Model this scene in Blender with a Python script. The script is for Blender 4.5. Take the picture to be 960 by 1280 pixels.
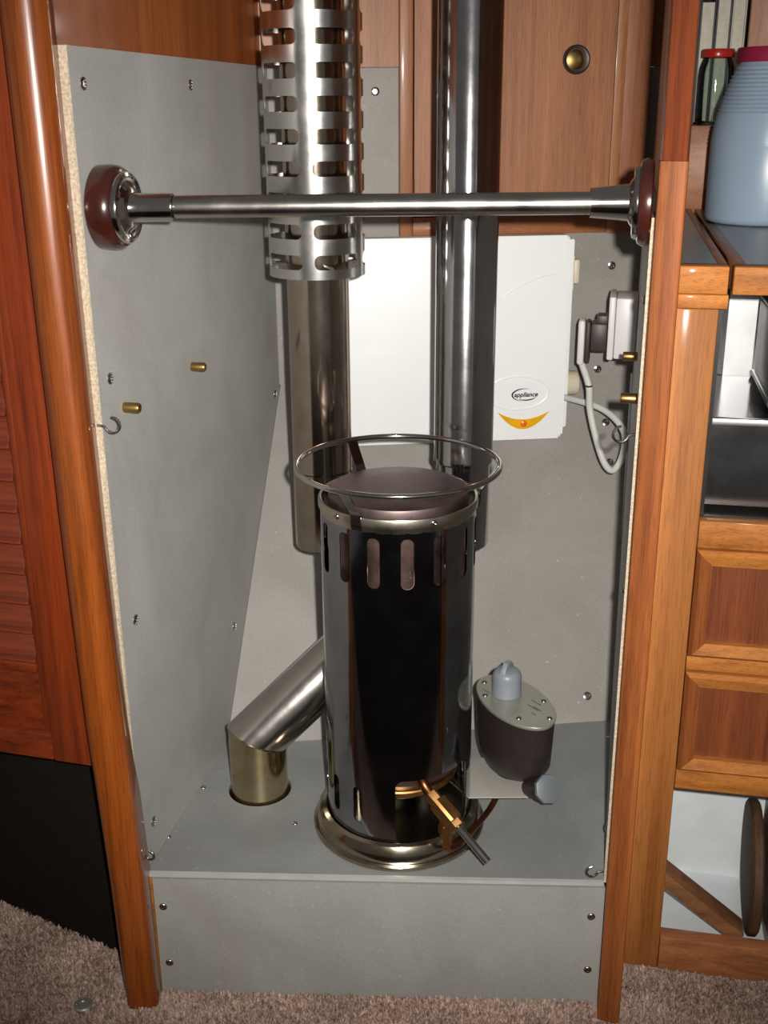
import bpy, bmesh, math, random
from math import sin, cos, radians, pi, sqrt, atan2
from mathutils import Vector, Matrix

for o in list(bpy.data.objects): bpy.data.objects.remove(o)
S = bpy.context.scene
COL = S.collection
random.seed(7)

# ------------------------------------------------------------------ camera, world, light, exposure
cam_d = bpy.data.cameras.new('camera'); cam = bpy.data.objects.new('camera', cam_d); COL.objects.link(cam)
cam_d.sensor_fit = 'VERTICAL'; cam_d.sensor_height = 36.0; cam_d.lens = 1401 / 1280 * 36
cam_d.clip_start = 0.02
P, RO = radians(19.8), radians(0.4)
fw = Vector((0, cos(P), -sin(P))); rt = Vector((1, 0, 0)); up = Vector((0, sin(P), cos(P)))
r2 = cos(RO) * rt - sin(RO) * up; u2 = sin(RO) * rt + cos(RO) * up
M = Matrix((r2, u2, -fw)).transposed().to_4x4(); M.translation = (0, 0, 1.2)
cam.matrix_world = M
S.camera = cam

W = bpy.data.worlds.new('cabin'); S.world = W; W.use_nodes = True
W.node_tree.nodes['Background'].inputs[0].default_value = (1.0, 0.98, 0.96, 1)
W.node_tree.nodes['Background'].inputs[1].default_value = 0.10

# the camera's own flash, to the right of the lens, a beam about as wide as the lens sees
fl = bpy.data.lights.new('camera_flash', 'SPOT'); fl.energy = 132; fl.shadow_soft_size = 0.011; fl.color = (1, 0.955, 0.90)
fl.spot_size = radians(76); fl.spot_blend = 0.9
flo = bpy.data.objects.new('camera_flash', fl); COL.objects.link(flo)
flo.matrix_world = Matrix.Translation((0.05, 0.0, 0.03)) @ M @ Matrix.Rotation(radians(3), 4, 'X')

S.view_settings.view_transform = 'Standard'; S.view_settings.look = 'None'
S.view_settings.gamma = 1.0; S.view_settings.use_curve_mapping = False
S.view_settings.exposure = 0.0

# ------------------------------------------------------------------ materials
def lin(c):
    return tuple((v / 255 / 12.92 if v / 255 <= 0.04045 else ((v / 255 + 0.055) / 1.055) ** 2.4) for v in c) + (1,)

def new_mat(name):
    m = bpy.data.materials.new(name); m.use_nodes = True
    nt = m.node_tree; b = nt.nodes['Principled BSDF']
    return m, nt, b

def plain(name, col, rough=0.5, metal=0.0, coat=0.0, spec=0.5, noise=0.12, nscale=30, bump=0.0):
    m, nt, b = new_mat(name)
    c = lin(col)
    tc = nt.nodes.new('ShaderNodeTexCoord'); n = nt.nodes.new('ShaderNodeTexNoise')
    n.inputs['Scale'].default_value = nscale; n.inputs['Detail'].default_value = 5
    nt.links.new(tc.outputs['Object'], n.inputs['Vector'])
    r = nt.nodes.new('ShaderNodeValToRGB'); r.color_ramp.elements[0].position = .3; r.color_ramp.elements[1].position = .7
    r.color_ramp.elements[0].color = tuple(v * (1 - noise) for v in c[:3]) + (1,)
    r.color_ramp.elements[1].color = tuple(min(1, v * (1 + noise)) for v in c[:3]) + (1,)
    nt.links.new(n.outputs['Fac'], r.inputs['Fac']); nt.links.new(r.outputs['Color'], b.inputs['Base Color'])
    b.inputs['Roughness'].default_value = rough; b.inputs['Metallic'].default_value = metal
    b.inputs['Coat Weight'].default_value = coat; b.inputs['Specular IOR Level'].default_value = spec
    if bump:
        bp = nt.nodes.new('ShaderNodeBump'); bp.inputs['Strength'].default_value = bump; bp.inputs['Distance'].default_value = .001
        nt.links.new(n.outputs['Fac'], bp.inputs['Height']); nt.links.new(bp.outputs['Normal'], b.inputs['Normal'])
    return m

def wood(name, dark, light, axis='Z', rough=0.35, coat=0.4, scale=1.0, coat_rough=.12):
    m, nt, b = new_mat(name)
    tc = nt.nodes.new('ShaderNodeTexCoord'); mp = nt.nodes.new('ShaderNodeMapping')
    s = [75 * scale] * 3; s['XYZ'.index(axis)] = 2.2 * scale
    mp.inputs['Scale'].default_value = s
    nt.links.new(tc.outputs['Object'], mp.inputs['Vector'])
    n = nt.nodes.new('ShaderNodeTexNoise'); n.inputs['Scale'].default_value = 1; n.inputs['Detail'].default_value = 6
    n.inputs['Roughness'].default_value = .62; n.inputs['Distortion'].default_value = .35
    nt.links.new(mp.outputs['Vector'], n.inputs['Vector'])
    r = nt.nodes.new('ShaderNodeValToRGB'); e = r.color_ramp.elements
    e[0].position = .28; e[1].position = .74; e[0].color = lin(dark); e[1].color = lin(light)
    mid = e.new(.5); a, c = lin(dark), lin(light); mid.color = tuple(a[i] * .42 + c[i] * .58 for i in range(3)) + (1,)
    nt.links.new(n.outputs['Fac'], r.inputs['Fac'])
    # broad tone drift along the plank and fine pores
    n2 = nt.nodes.new('ShaderNodeTexNoise'); n2.inputs['Scale'].default_value = .16; n2.inputs['Detail'].default_value = 3
    nt.links.new(mp.outputs['Vector'], n2.inputs['Vector'])
    mp3 = nt.nodes.new('ShaderNodeMapping'); s3 = [620] * 3; s3['XYZ'.index(axis)] = 26; mp3.inputs['Scale'].default_value = s3
    nt.links.new(tc.outputs['Object'], mp3.inputs['Vector'])
    n3 = nt.nodes.new('ShaderNodeTexNoise'); n3.inputs['Scale'].default_value = 1; n3.inputs['Detail'].default_value = 2
    nt.links.new(mp3.outputs['Vector'], n3.inputs['Vector'])
    mul = nt.nodes.new('ShaderNodeMapRange'); mul.inputs[1].default_value = .3; mul.inputs[2].default_value = .7
    mul.inputs[3].default_value = .72; mul.inputs[4].default_value = 1.22; nt.links.new(n2.outputs['Fac'], mul.inputs[0])
    pr = nt.nodes.new('ShaderNodeMapRange'); pr.inputs[1].default_value = .33; pr.inputs[2].default_value = .5
    pr.inputs[3].default_value = .74; pr.inputs[4].default_value = 1.0; nt.links.new(n3.outputs['Fac'], pr.inputs[0])
    mm = nt.nodes.new('ShaderNodeMath'); mm.operation = 'MULTIPLY'
    nt.links.new(mul.outputs[0], mm.inputs[0]); nt.links.new(pr.outputs[0], mm.inputs[1])
    mx = nt.nodes.new('ShaderNodeVectorMath'); mx.operation = 'SCALE'
    nt.links.new(r.outputs['Color'], mx.inputs[0]); nt.links.new(mm.outputs[0], mx.inputs['Scale'])
    nt.links.new(mx.outputs[0], b.inputs['Base Color'])
    b.inputs['Roughness'].default_value = rough; b.inputs['Coat Weight'].default_value = coat; b.inputs['Coat Roughness'].default_value = coat_rough
    if rough >= .5: b.inputs['Specular IOR Level'].default_value = .3
    bp = nt.nodes.new('ShaderNodeBump'); bp.inputs['Strength'].default_value = .12; bp.inputs['Distance'].default_value = .0006
    nt.links.new(n3.outputs['Fac'], bp.inputs['Height']); nt.links.new(bp.outputs['Normal'], b.inputs['Normal'])
    return m

def steel(name, col=(205, 200, 192), rough=0.14, var=0.08, tint=None, scratch=None, bumpy=0.0):
    m, nt, b = new_mat(name)
    tc = nt.nodes.new('ShaderNodeTexCoord'); n = nt.nodes.new('ShaderNodeTexNoise')
    n.inputs['Scale'].default_value = 14; n.inputs['Detail'].default_value = 7; n.inputs['Roughness'].default_value = .65
    nt.links.new(tc.outputs['Object'], n.inputs['Vector'])
    r = nt.nodes.new('ShaderNodeValToRGB'); e = r.color_ramp.elements
    e[0].position = .36; e[1].position = .66
    e[0].color = lin(tint or tuple(v * .94 for v in col)); e[1].color = lin(col)
    nt.links.new(n.outputs['Fac'], r.inputs['Fac']); nt.links.new(r.outputs['Color'], b.inputs['Base Color'])
    mr = nt.nodes.new('ShaderNodeMapRange'); mr.inputs[1].default_value = .3; mr.inputs[2].default_value = .7
    mr.inputs[3].default_value = max(.02, rough - var); mr.inputs[4].default_value = rough + var
    nt.links.new(n.outputs['Fac'], mr.inputs[0]); nt.links.new(mr.outputs[0], b.inputs['Roughness'])
    b.inputs['Metallic'].default_value = 1
    if scratch:   # fine brushed lines along one axis
        mp = nt.nodes.new('ShaderNodeMapping'); s = [900] * 3; s['XYZ'.index(scratch)] = 6; mp.inputs['Scale'].default_value = s
        nt.links.new(tc.outputs['Object'], mp.inputs['Vector'])
        n2 = nt.nodes.new('ShaderNodeTexNoise'); n2.inputs['Scale'].default_value = 1; nt.links.new(mp.outputs['Vector'], n2.inputs['Vector'])
        bp = nt.nodes.new('ShaderNodeBump'); bp.inputs['Strength'].default_value = .1; bp.inputs['Distance'].default_value = .0004
        nt.links.new(n2.outputs['Fac'], bp.inputs['Height']); nt.links.new(bp.outputs['Normal'], b.inputs['Normal'])
    elif bumpy:
        n2 = nt.nodes.new('ShaderNodeTexNoise'); n2.inputs['Scale'].default_value = 45
        nt.links.new(tc.outputs['Object'], n2.inputs['Vector'])
        bp = nt.nodes.new('ShaderNodeBump'); bp.inputs['Strength'].default_value = bumpy; bp.inputs['Distance'].default_value = .001
        nt.links.new(n2.outputs['Fac'], bp.inputs['Height']); nt.links.new(bp.outputs['Normal'], b.inputs['Normal'])
    return m

def board(name, c0, c1, stain=(120, 112, 104), rough=.62):
    m, nt, b = new_mat(name)
    tc = nt.nodes.new('ShaderNodeTexCoord')
    def noise(scale, detail, rgh=.6, dist=0.0, mapping=None):
        n = nt.nodes.new('ShaderNodeTexNoise'); n.inputs['Scale'].default_value = scale; n.inputs['Detail'].default_value = detail
        n.inputs['Roughness'].default_value = rgh; n.inputs['Distortion'].default_value = dist
        if mapping:
            mp = nt.nodes.new('ShaderNodeMapping'); mp.inputs['Scale'].default_value = mapping
            nt.links.new(tc.outputs['Object'], mp.inputs['Vector']); nt.links.new(mp.outputs['Vector'], n.inputs['Vector'])
        else: nt.links.new(tc.outputs['Object'], n.inputs['Vector'])
        return n
    big = noise(5, 6, .6, .6); fine = noise(420, 3); cloud = noise(2.2, 4, .55, 1.2, (1.4, 1.4, .8)); speck = noise(150, 1)
    r = nt.nodes.new('ShaderNodeValToRGB'); e = r.color_ramp.elements; e[0].position = .35; e[1].position = .68
    e[0].color = lin(c0); e[1].color = lin(c1); nt.links.new(big.outputs['Fac'], r.inputs['Fac'])
    rs = nt.nodes.new('ShaderNodeMapRange'); rs.inputs[1].default_value = .54; rs.inputs[2].default_value = .72; rs.inputs[4].default_value = .55
    nt.links.new(cloud.outputs['Fac'], rs.inputs[0])
    mx = nt.nodes.new('ShaderNodeMixRGB'); mx.inputs[2].default_value = lin(stain)
    nt.links.new(rs.outputs[0], mx.inputs[0]); nt.links.new(r.outputs['Color'], mx.inputs[1])
    rk = nt.nodes.new('ShaderNodeMapRange'); rk.inputs[1].default_value = .74; rk.inputs[2].default_value = .8; rk.inputs[4].default_value = .5
    nt.links.new(speck.outputs['Fac'], rk.inputs[0])
    mk = nt.nodes.new('ShaderNodeMixRGB'); mk.inputs[2].default_value = lin((205, 203, 198))
    nt.links.new(rk.outputs[0], mk.inputs[0]); nt.links.new(mx.outputs[0], mk.inputs[1])
    rf = nt.nodes.new('ShaderNodeMapRange'); rf.inputs[1].default_value = .3; rf.inputs[2].default_value = .7
    rf.inputs[3].default_value = .9; rf.inputs[4].default_value = 1.1; nt.links.new(fine.outputs['Fac'], rf.inputs[0])
    sc = nt.nodes.new('ShaderNodeVectorMath'); sc.operation = 'SCALE'
    nt.links.new(mk.outputs[0], sc.inputs[0]); nt.links.new(rf.outputs[0], sc.inputs['Scale'])
    nt.links.new(sc.outputs[0], b.inputs['Base Color']); b.inputs['Roughness'].default_value = rough
    b.inputs['Specular IOR Level'].default_value = .35
    bp = nt.nodes.new('ShaderNodeBump'); bp.inputs['Strength'].default_value = .12; bp.inputs['Distance'].default_value = .0008
    nt.links.new(fine.outputs['Fac'], bp.inputs['Height']); nt.links.new(bp.outputs['Normal'], b.inputs['Normal'])
    return m

MAT = {}
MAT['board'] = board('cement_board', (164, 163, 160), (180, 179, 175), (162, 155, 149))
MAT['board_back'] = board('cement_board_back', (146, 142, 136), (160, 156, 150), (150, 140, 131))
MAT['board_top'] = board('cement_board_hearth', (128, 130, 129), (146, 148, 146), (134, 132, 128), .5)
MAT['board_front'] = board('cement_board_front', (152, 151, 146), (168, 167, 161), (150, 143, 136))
MAT['board_edge'] = plain('board_raw_edge', (190, 174, 150), .9, noise=.3, nscale=300, bump=.6)
MAT['post_left'] = wood('varnished_post_wood', (86, 36, 10), (160, 82, 28), 'Z', .3, 1.0, .8, .07)
MAT['post_right'] = wood('varnished_teak', (110, 56, 24), (160, 92, 46), 'Z', .5, .15, .9)
MAT['post_upper'] = wood('dark_varnished_post', (84, 34, 14), (130, 62, 29), 'Z', .28, .8, .9)
MAT['stile'] = wood('pale_teak', (146, 84, 36), (190, 122, 62), 'Z', .6, .05, .9)
MAT['rail_wood'] = wood('pale_teak_rail', (142, 82, 32), (188, 120, 54), 'X', .62, .04, .9)
MAT['drawer_panel'] = wood('dark_teak_panel', (92, 44, 22), (138, 74, 40), 'Z', .42, .2, .8)
MAT['louvre'] = wood('red_teak_louvre', (74, 26, 12), (130, 54, 24), 'X', .36, .5, 1)
MAT['door_red'] = wood('red_teak', (80, 28, 10), (138, 56, 20), 'Z', .36, .5, 1)
MAT['door_red_h'] = wood('red_teak_rail', (80, 28, 10), (138, 56, 20), 'X', .36, .5, 1)
MAT['locker'] = wood('teak_locker', (138, 86, 54), (186, 126, 84), 'Z', .46, .12, .55)
MAT['locker_h'] = wood('teak_locker_rail', (140, 82, 48), (190, 124, 78), 'X', .42, .25, .7)
MAT['locker_dark'] = wood('teak_locker_dark', (120, 72, 44), (160, 104, 70), 'Z', .45, .2, .8)
MAT['bulkhead'] = wood('teak_bulkhead', (126, 64, 28), (178, 100, 48), 'Z', .38, .35, .35)
MAT['sole'] = wood('added_dark_sole', (34, 20, 13), (58, 36, 24), 'X', .5, .1, .6)
MAT['steel'] = steel('polished_steel', (208, 203, 197), .12, .05)
MAT['flue'] = steel('flue_steel', (196, 195, 196), .125, .03, bumpy=.06)
MAT['flue_tan'] = steel('tan_flue_steel', (188, 178, 164), .16, .03, tint=(168, 152, 134), bumpy=.06)  # steel mottled with a tan tint
MAT['guard'] = steel('guard_steel', (214, 212, 208), .22, .05)
MAT['stove'] = steel('stove_steel', (162, 163, 166), .11, .05, tint=(140, 140, 142))
MAT['collar'] = steel('stove_collar_steel', (196, 186, 168), .3, .08, scratch='X')
MAT['lid'] = steel('heat_stained_lid', (138, 124, 126), .5, .08, tint=(116, 98, 92))
MAT['inner'] = steel('burner_inner', (150, 122, 116), .45, .1, tint=(120, 96, 90))
MAT['base'] = steel('heat_tinted_base', (184, 174, 156), .2, .06, tint=(160, 146, 124))
MAT['elbow'] = steel('brassy_elbow', (196, 182, 148), .16, .05, tint=(176, 158, 120))
MAT['pipe'] = steel('intake_steel', (204, 198, 190), .2, .05)
MAT['railsteel'] = steel('brushed_rail', (200, 194, 186), .24, .05, scratch='X')
MAT['screw'] = steel('screw_steel', (190, 188, 184), .25, .05)
MAT['brass'] = steel('brass', (186, 154, 98), .4, .08, tint=(150, 120, 72))
MAT['oldbrass'] = steel('aged_brass', (184, 140, 88), .45, .1, tint=(140, 98, 58))
MAT['copper'] = steel('copper_pipe', (172, 108, 76), .35, .1, tint=(128, 76, 52))
MAT['alu'] = plain('bracket_alloy', (186, 182, 174), .5, metal=.35, noise=.06)
MAT['angle'] = plain('galvanised_angle', (206, 206, 202), .45, metal=.3, noise=.06)
MAT['galley_steel'] = steel('galley_steel', (190, 190, 190), .42, .06)
MAT['tray_steel'] = steel('tray_steel', (92, 92, 94), .14, .03)
MAT['apron_steel'] = steel('apron_steel', (150, 150, 150), .2, .05)
MAT['galley_dark'] = plain('dark_enamel', (40, 36, 34), .35)
MAT['white_case'] = plain('white_enamel', (247, 249, 250), .35, noise=.01, coat=.15)
MAT['white_plastic'] = plain('white_plastic', (222, 218, 218), .4, noise=.02)
MAT['cable'] = plain('white_cable', (206, 206, 200), .45, noise=.03)
MAT['cream'] = plain('cream_plastic', (222, 212, 186), .45, noise=.04)
MAT['ink'] = plain('ink', (36, 36, 38), .5, noise=.02)
MAT['amber'] = plain('amber_window', (236, 176, 22), .3, noise=.08, nscale=60, coat=.4)
MAT['amber_lamp'] = plain('orange_lamp_lens', (240, 110, 24), .2, noise=.08, coat=.5)
MAT['plug_dark'] = plain('brown_black_plug', (62, 48, 46), .45)
MAT['disc'] = plain('mahogany_varnished', (58, 24, 18), .22, coat=.6, noise=.25, nscale=18)
MAT['pump'] = plain('pump_body', (46, 38, 36), .42, noise=.15, nscale=60)
MAT['pump_top'] = plain('pump_plate', (168, 168, 156), .4, metal=.55, noise=.08)
MAT['grey_knob'] = plain('grey_knob', (130, 136, 142), .4, noise=.04)
MAT['grey_cap'] = plain('grey_cap', (140, 148, 152), .38, metal=.5, noise=.08)
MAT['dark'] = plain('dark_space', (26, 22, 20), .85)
MAT['toe'] = plain('black_toe_carpet', (30, 25, 22), .98, noise=.35, nscale=260, spec=.1, bump=.8)
MAT['laminate'] = plain('grey_laminate', (142, 148, 154), .35, noise=.05)
MAT['white_liner'] = plain('white_painted_lining', (226, 232, 234), .5, noise=.05, nscale=22)
MAT['bottle'] = plain('blue_grey_plastic', (146, 164, 182), .32, noise=.03, nscale=8)
MAT['cap_red'] = plain('crimson_cap', (140, 34, 62), .35)
MAT['lid_red'] = plain('red_jar_lid', (176, 34, 26), .28, coat=.4)
MAT['paper'] = plain('book_pages', (214, 208, 190), .8, noise=.1, nscale=90)
MAT['cover_dark'] = plain('book_cover_dark', (70, 72, 78), .5)
MAT['cover_pale'] = plain('book_cover_pale', (196, 192, 180), .5)
MAT['old_wood'] = wood('weathered_wood', (66, 46, 33), (104, 76, 54), 'Z', .7, 0, .8)
MAT['strut'] = wood('strut_wood', (118, 76, 48), (160, 110, 74), 'X', .6, 0, .8)
MAT['hinge'] = steel('dull_brass', (112, 92, 58), .45, .08)

def glass_mat():
    m = bpy.data.materials.new('jar_glass'); m.use_nodes = True; nt = m.node_tree; nt.nodes.remove(nt.nodes['Principled BSDF'])
    out = nt.nodes['Material Output']; mix = nt.nodes.new('ShaderNodeMixShader'); tr = nt.nodes.new('ShaderNodeBsdfTransparent'); gl = nt.nodes.new('ShaderNodeBsdfGlossy')
    tr.inputs[0].default_value = (.93, .96, .945, 1); gl.inputs['Roughness'].default_value = .04
    fr_ = nt.nodes.new('ShaderNodeFresnel'); fr_.inputs['IOR'].default_value = 1.5
    nt.links.new(fr_.outputs[0], mix.inputs[0]); nt.links.new(tr.outputs[0], mix.inputs[1]); nt.links.new(gl.outputs[0], mix.inputs[2]); nt.links.new(mix.outputs[0], out.inputs[0])
    return m
MAT['glass'] = glass_mat()

def carpet_mat():
    m, nt, b = new_mat('carpet')
    tc = nt.nodes.new('ShaderNodeTexCoord'); n = nt.nodes.new('ShaderNodeTexNoise'); n.inputs['Scale'].default_value = 160; n.inputs['Detail'].default_value = 4
    nt.links.new(tc.outputs['Object'], n.inputs['Vector'])
    n2 = nt.nodes.new('ShaderNodeTexNoise'); n2.inputs['Scale'].default_value = 9; n2.inputs['Detail'].default_value = 4; nt.links.new(tc.outputs['Object'], n2.inputs['Vector'])
    ad = nt.nodes.new('ShaderNodeMath'); ad.operation = 'MULTIPLY_ADD'; ad.inputs[1].default_value = .5; nt.links.new(n2.outputs['Fac'], ad.inputs[0]); nt.links.new(n.outputs['Fac'], ad.inputs[2])
    r = nt.nodes.new('ShaderNodeValToRGB'); e = r.color_ramp.elements; e[0].position = .55; e[1].position = .95
    e[0].color = lin((138, 108, 96)); e[1].color = lin((224, 198, 182))
    nt.links.new(ad.outputs[0], r.inputs['Fac']); nt.links.new(r.outputs['Color'], b.inputs['Base Color'])
    b.inputs['Roughness'].default_value = .95; b.inputs['Specular IOR Level'].default_value = .1
    return m
MAT['carpet'] = carpet_mat()

# ------------------------------------------------------------------ helpers
WPOS = {}     # world origin of every object (no parent is rotated)

def tag(o, label=None, cat=None, group=None, kind=None):
    if label: o['label'] = label
    if cat: o['category'] = cat
    if group: o['group'] = group
    if kind: o['kind'] = kind
    return o

def thing(name, loc, label, cat, group=None, kind=None):
    o = bpy.data.objects.new(name, None); COL.objects.link(o); o.location = loc; o.empty_display_size = .02
    WPOS[o] = Vector(loc)
    return tag(o, label, cat, group, kind)

def finish(me, mat, sharp=35):
    me.materials.append(MAT[mat])
    me.shade_smooth()
    if sharp: me.set_sharp_from_angle(angle=radians(sharp))

def obj(name, bm, mat, parent=None, sharp=35, kind=None):
    bmesh.ops.recalc_face_normals(bm, faces=bm.faces)
    vs = [v.co for v in bm.verts]
    if parent is not None: org = WPOS[parent]
    else:
        lo = Vector([min(c[i] for c in vs) for i in range(3)]); hi = Vector([max(c[i] for c in vs) for i in range(3)])
        org = Vector(((lo.x + hi.x) / 2, (lo.y + hi.y) / 2, lo.z))
    bmesh.ops.translate(bm, verts=bm.verts, vec=-org)
    me = bpy.data.meshes.new(name); bm.to_mesh(me); bm.free(); finish(me, mat, sharp)
    o = bpy.data.objects.new(name, me); COL.objects.link(o)
    if parent is not None: o.parent = parent; o.location = (0, 0, 0)
    else: o.location = org
    WPOS[o] = org.copy()
    if kind: o['kind'] = kind
    return o

def inst(name, me, mtx, parent=None):
    o = bpy.data.objects.new(name, me); COL.objects.link(o)
    WPOS[o] = mtx.translation.copy()
    if parent is not None:
        o.parent = parent; o.matrix_local = Matrix.Translation(-WPOS[parent]) @ mtx
    else: o.matrix_local = mtx
    return o

def frame(origin, x, y, z):
    m = Matrix((Vector(x), Vector(y), Vector(z))).transposed().to_4x4(); m.translation = Vector(origin); return m

def zto(origin, z, xhint=(1, 0, 0)):
    z = Vector(z).normalized(); x = Vector(xhint); x = (x - z * x.dot(z))
    if x.length < 1e-4: x = Vector((0, 1, 0)); x = x - z * x.dot(z)
    x.normalize(); return frame(origin, x, z.cross(x), z)

def bm_box(bm, mtx, lo, hi, bevel=0.0, seg=2):
    b = bmesh.new(); bmesh.ops.create_cube(b, size=1)
    for v in b.verts: v.co = Vector([lo[i] + (v.co[i] + .5) * (hi[i] - lo[i]) for i in range(3)])
    if bevel: bmesh.ops.bevel(b, geom=list(b.edges), offset=bevel, segments=seg, affect='EDGES', profile=.5)
    bmesh.ops.transform(b, matrix=mtx, verts=b.verts)
    join(bm, b); return bm

def join(bm, b):
    me = bpy.data.meshes.new('tmp'); b.to_mesh(me); b.free(); bm.from_mesh(me); bpy.data.meshes.remove(me)

def box(mtx, lo, hi, bevel=0.0, seg=2): return bm_box(bmesh.new(), mtx, lo, hi, bevel, seg)

def hexa(pts, bevel=0.0):
    """8 points: bottom 4 (ccw) then top 4"""
    bm = bmesh.new(); v = [bm.verts.new(p) for p in pts]
    for f in ((3, 2, 1, 0), (4, 5, 6, 7), (0, 1, 5, 4), (1, 2, 6, 5), (2, 3, 7, 6), (3, 0, 4, 7)): bm.faces.new([v[i] for i in f])
    if bevel: bmesh.ops.bevel(bm, geom=list(bm.edges), offset=bevel, segments=2, affect='EDGES', profile=.5)
    return bm

def prism(mtx, poly, z0, z1, bevel=0.0, seg=2):
    bm = bmesh.new(); a = [bm.verts.new((x, y, z0)) for x, y in poly]; b = [bm.verts.new((x, y, z1)) for x, y in poly]
    n = len(poly); bm.faces.new(a[::-1]); top = bm.faces.new(b)
    for i in range(n): bm.faces.new((a[i], a[(i + 1) % n], b[(i + 1) % n], b[i]))
    if bevel: bmesh.ops.bevel(bm, geom=list(top.edges), offset=bevel, segments=seg, affect='EDGES', profile=.5)
    bmesh.ops.transform(bm, matrix=mtx, verts=bm.verts); return bm

def lathe(mtx, prof, seg=64, closed=False):
    """prof: list of (r, z); r == 0 makes a pole"""
    bm = bmesh.new(); rings = []
    for r, z in prof:
        if r < 1e-6: rings.append([bm.verts.new((0, 0, z))])
        else: rings.append([bm.verts.new((r * cos(2 * pi * k / seg), r * sin(2 * pi * k / seg), z)) for k in range(seg)])
    pairs = list(zip(rings, rings[1:])) + ([(rings[-1], rings[0])] if closed else [])
    for a, b in pairs:
        for k in range(seg):
            l = (k + 1) % seg
            if len(a) == 1 and len(b) == 1: continue
            if len(a) == 1: bm.faces.new((a[0], b[l], b[k]))
            elif len(b) == 1: bm.faces.new((a[k], a[l], b[0]))
            else: bm.faces.new((a[k], a[l], b[l], b[k]))
    bmesh.ops.transform(bm, matrix=mtx, verts=bm.verts); return bm

def tube(pts, rad, seg=12, closed=False, caps=True, sy=1.0):
    pts = [Vector(p) for p in pts]; n = len(pts); bm = bmesh.new(); rings = []
    rad = rad if isinstance(rad, (list, tuple)) else [rad] * n
    t0 = (pts[1] - pts[0]).normalized(); nrm = t0.orthogonal().normalized()
    for i, p in enumerate(pts):
        if closed: t = (pts[(i + 1) % n] - pts[i - 1]).normalized()
        else: t = (pts[min(i + 1, n - 1)] - pts[max(i - 1, 0)]).normalized()
        nrm = (nrm - t * nrm.dot(t)).normalized(); bn = t.cross(nrm)
        rings.append([bm.verts.new(p + rad[i] * (cos(2 * pi * k / seg) * nrm + sy * sin(2 * pi * k / seg) * bn)) for k in range(seg)])
    m = n if closed else n - 1
    for i in range(m):
        a, b = rings[i], rings[(i + 1) % n]
        for k in range(seg): bm.faces.new((a[k], a[(k + 1) % seg], b[(k + 1) % seg], b[k]))
    if caps and not closed: bm.faces.new(rings[0][::-1]); bm.faces.new(rings[-1])
    return bm

def catmull(pts, n=8):
    pts = [Vector(p) for p in pts]; P_ = [2 * pts[0] - pts[1]] + pts + [2 * pts[-1] - pts[-2]]; out = []
    for i in range(1, len(P_) - 2):
        a, b, c, d = P_[i - 1:i + 3]
        for k in range(n):
            t = k / n; out.append(.5 * (2 * b + (c - a) * t + (2 * a - 5 * b + 4 * c - d) * t * t + (3 * b - a - 3 * c + d) * t ** 3))
    return out + [pts[-1]]

def slot_loop(x0, x1, y0, y1, r, n=12):
    """closed loop of a rounded rectangle split in 4 sides of n points (each side with half of its two corners)"""
    r = min(r, (x1 - x0) / 2 * .999, (y1 - y0) / 2 * .999); k = 4; cs = [((x1 - r, y0 + r), -90), ((x1 - r, y1 - r), 0), ((x0 + r, y1 - r), 90), ((x0 + r, y0 + r), 180)]
    def half(c, a0, first):
        (cx, cy), a = c; aa = [a + 45 + 45 * i / k for i in range(k + 1)] if first else [a + 45 * i / k for i in range(k + 1)]
        return [(cx + r * cos(radians(t)), cy + r * sin(radians(t))) for t in aa]
    sides = []
    for s in range(4):
        st = half(cs[(s + 3) % 4], 0, True); en = half(cs[s], 0, False)
        mid = [(st[-1][0] + (en[0][0] - st[-1][0]) * i / (n + 1), st[-1][1] + (en[0][1] - st[-1][1]) * i / (n + 1)) for i in range(1, n + 1)]
        sides.append((st + mid + en)[:-1])
    return sides

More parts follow.
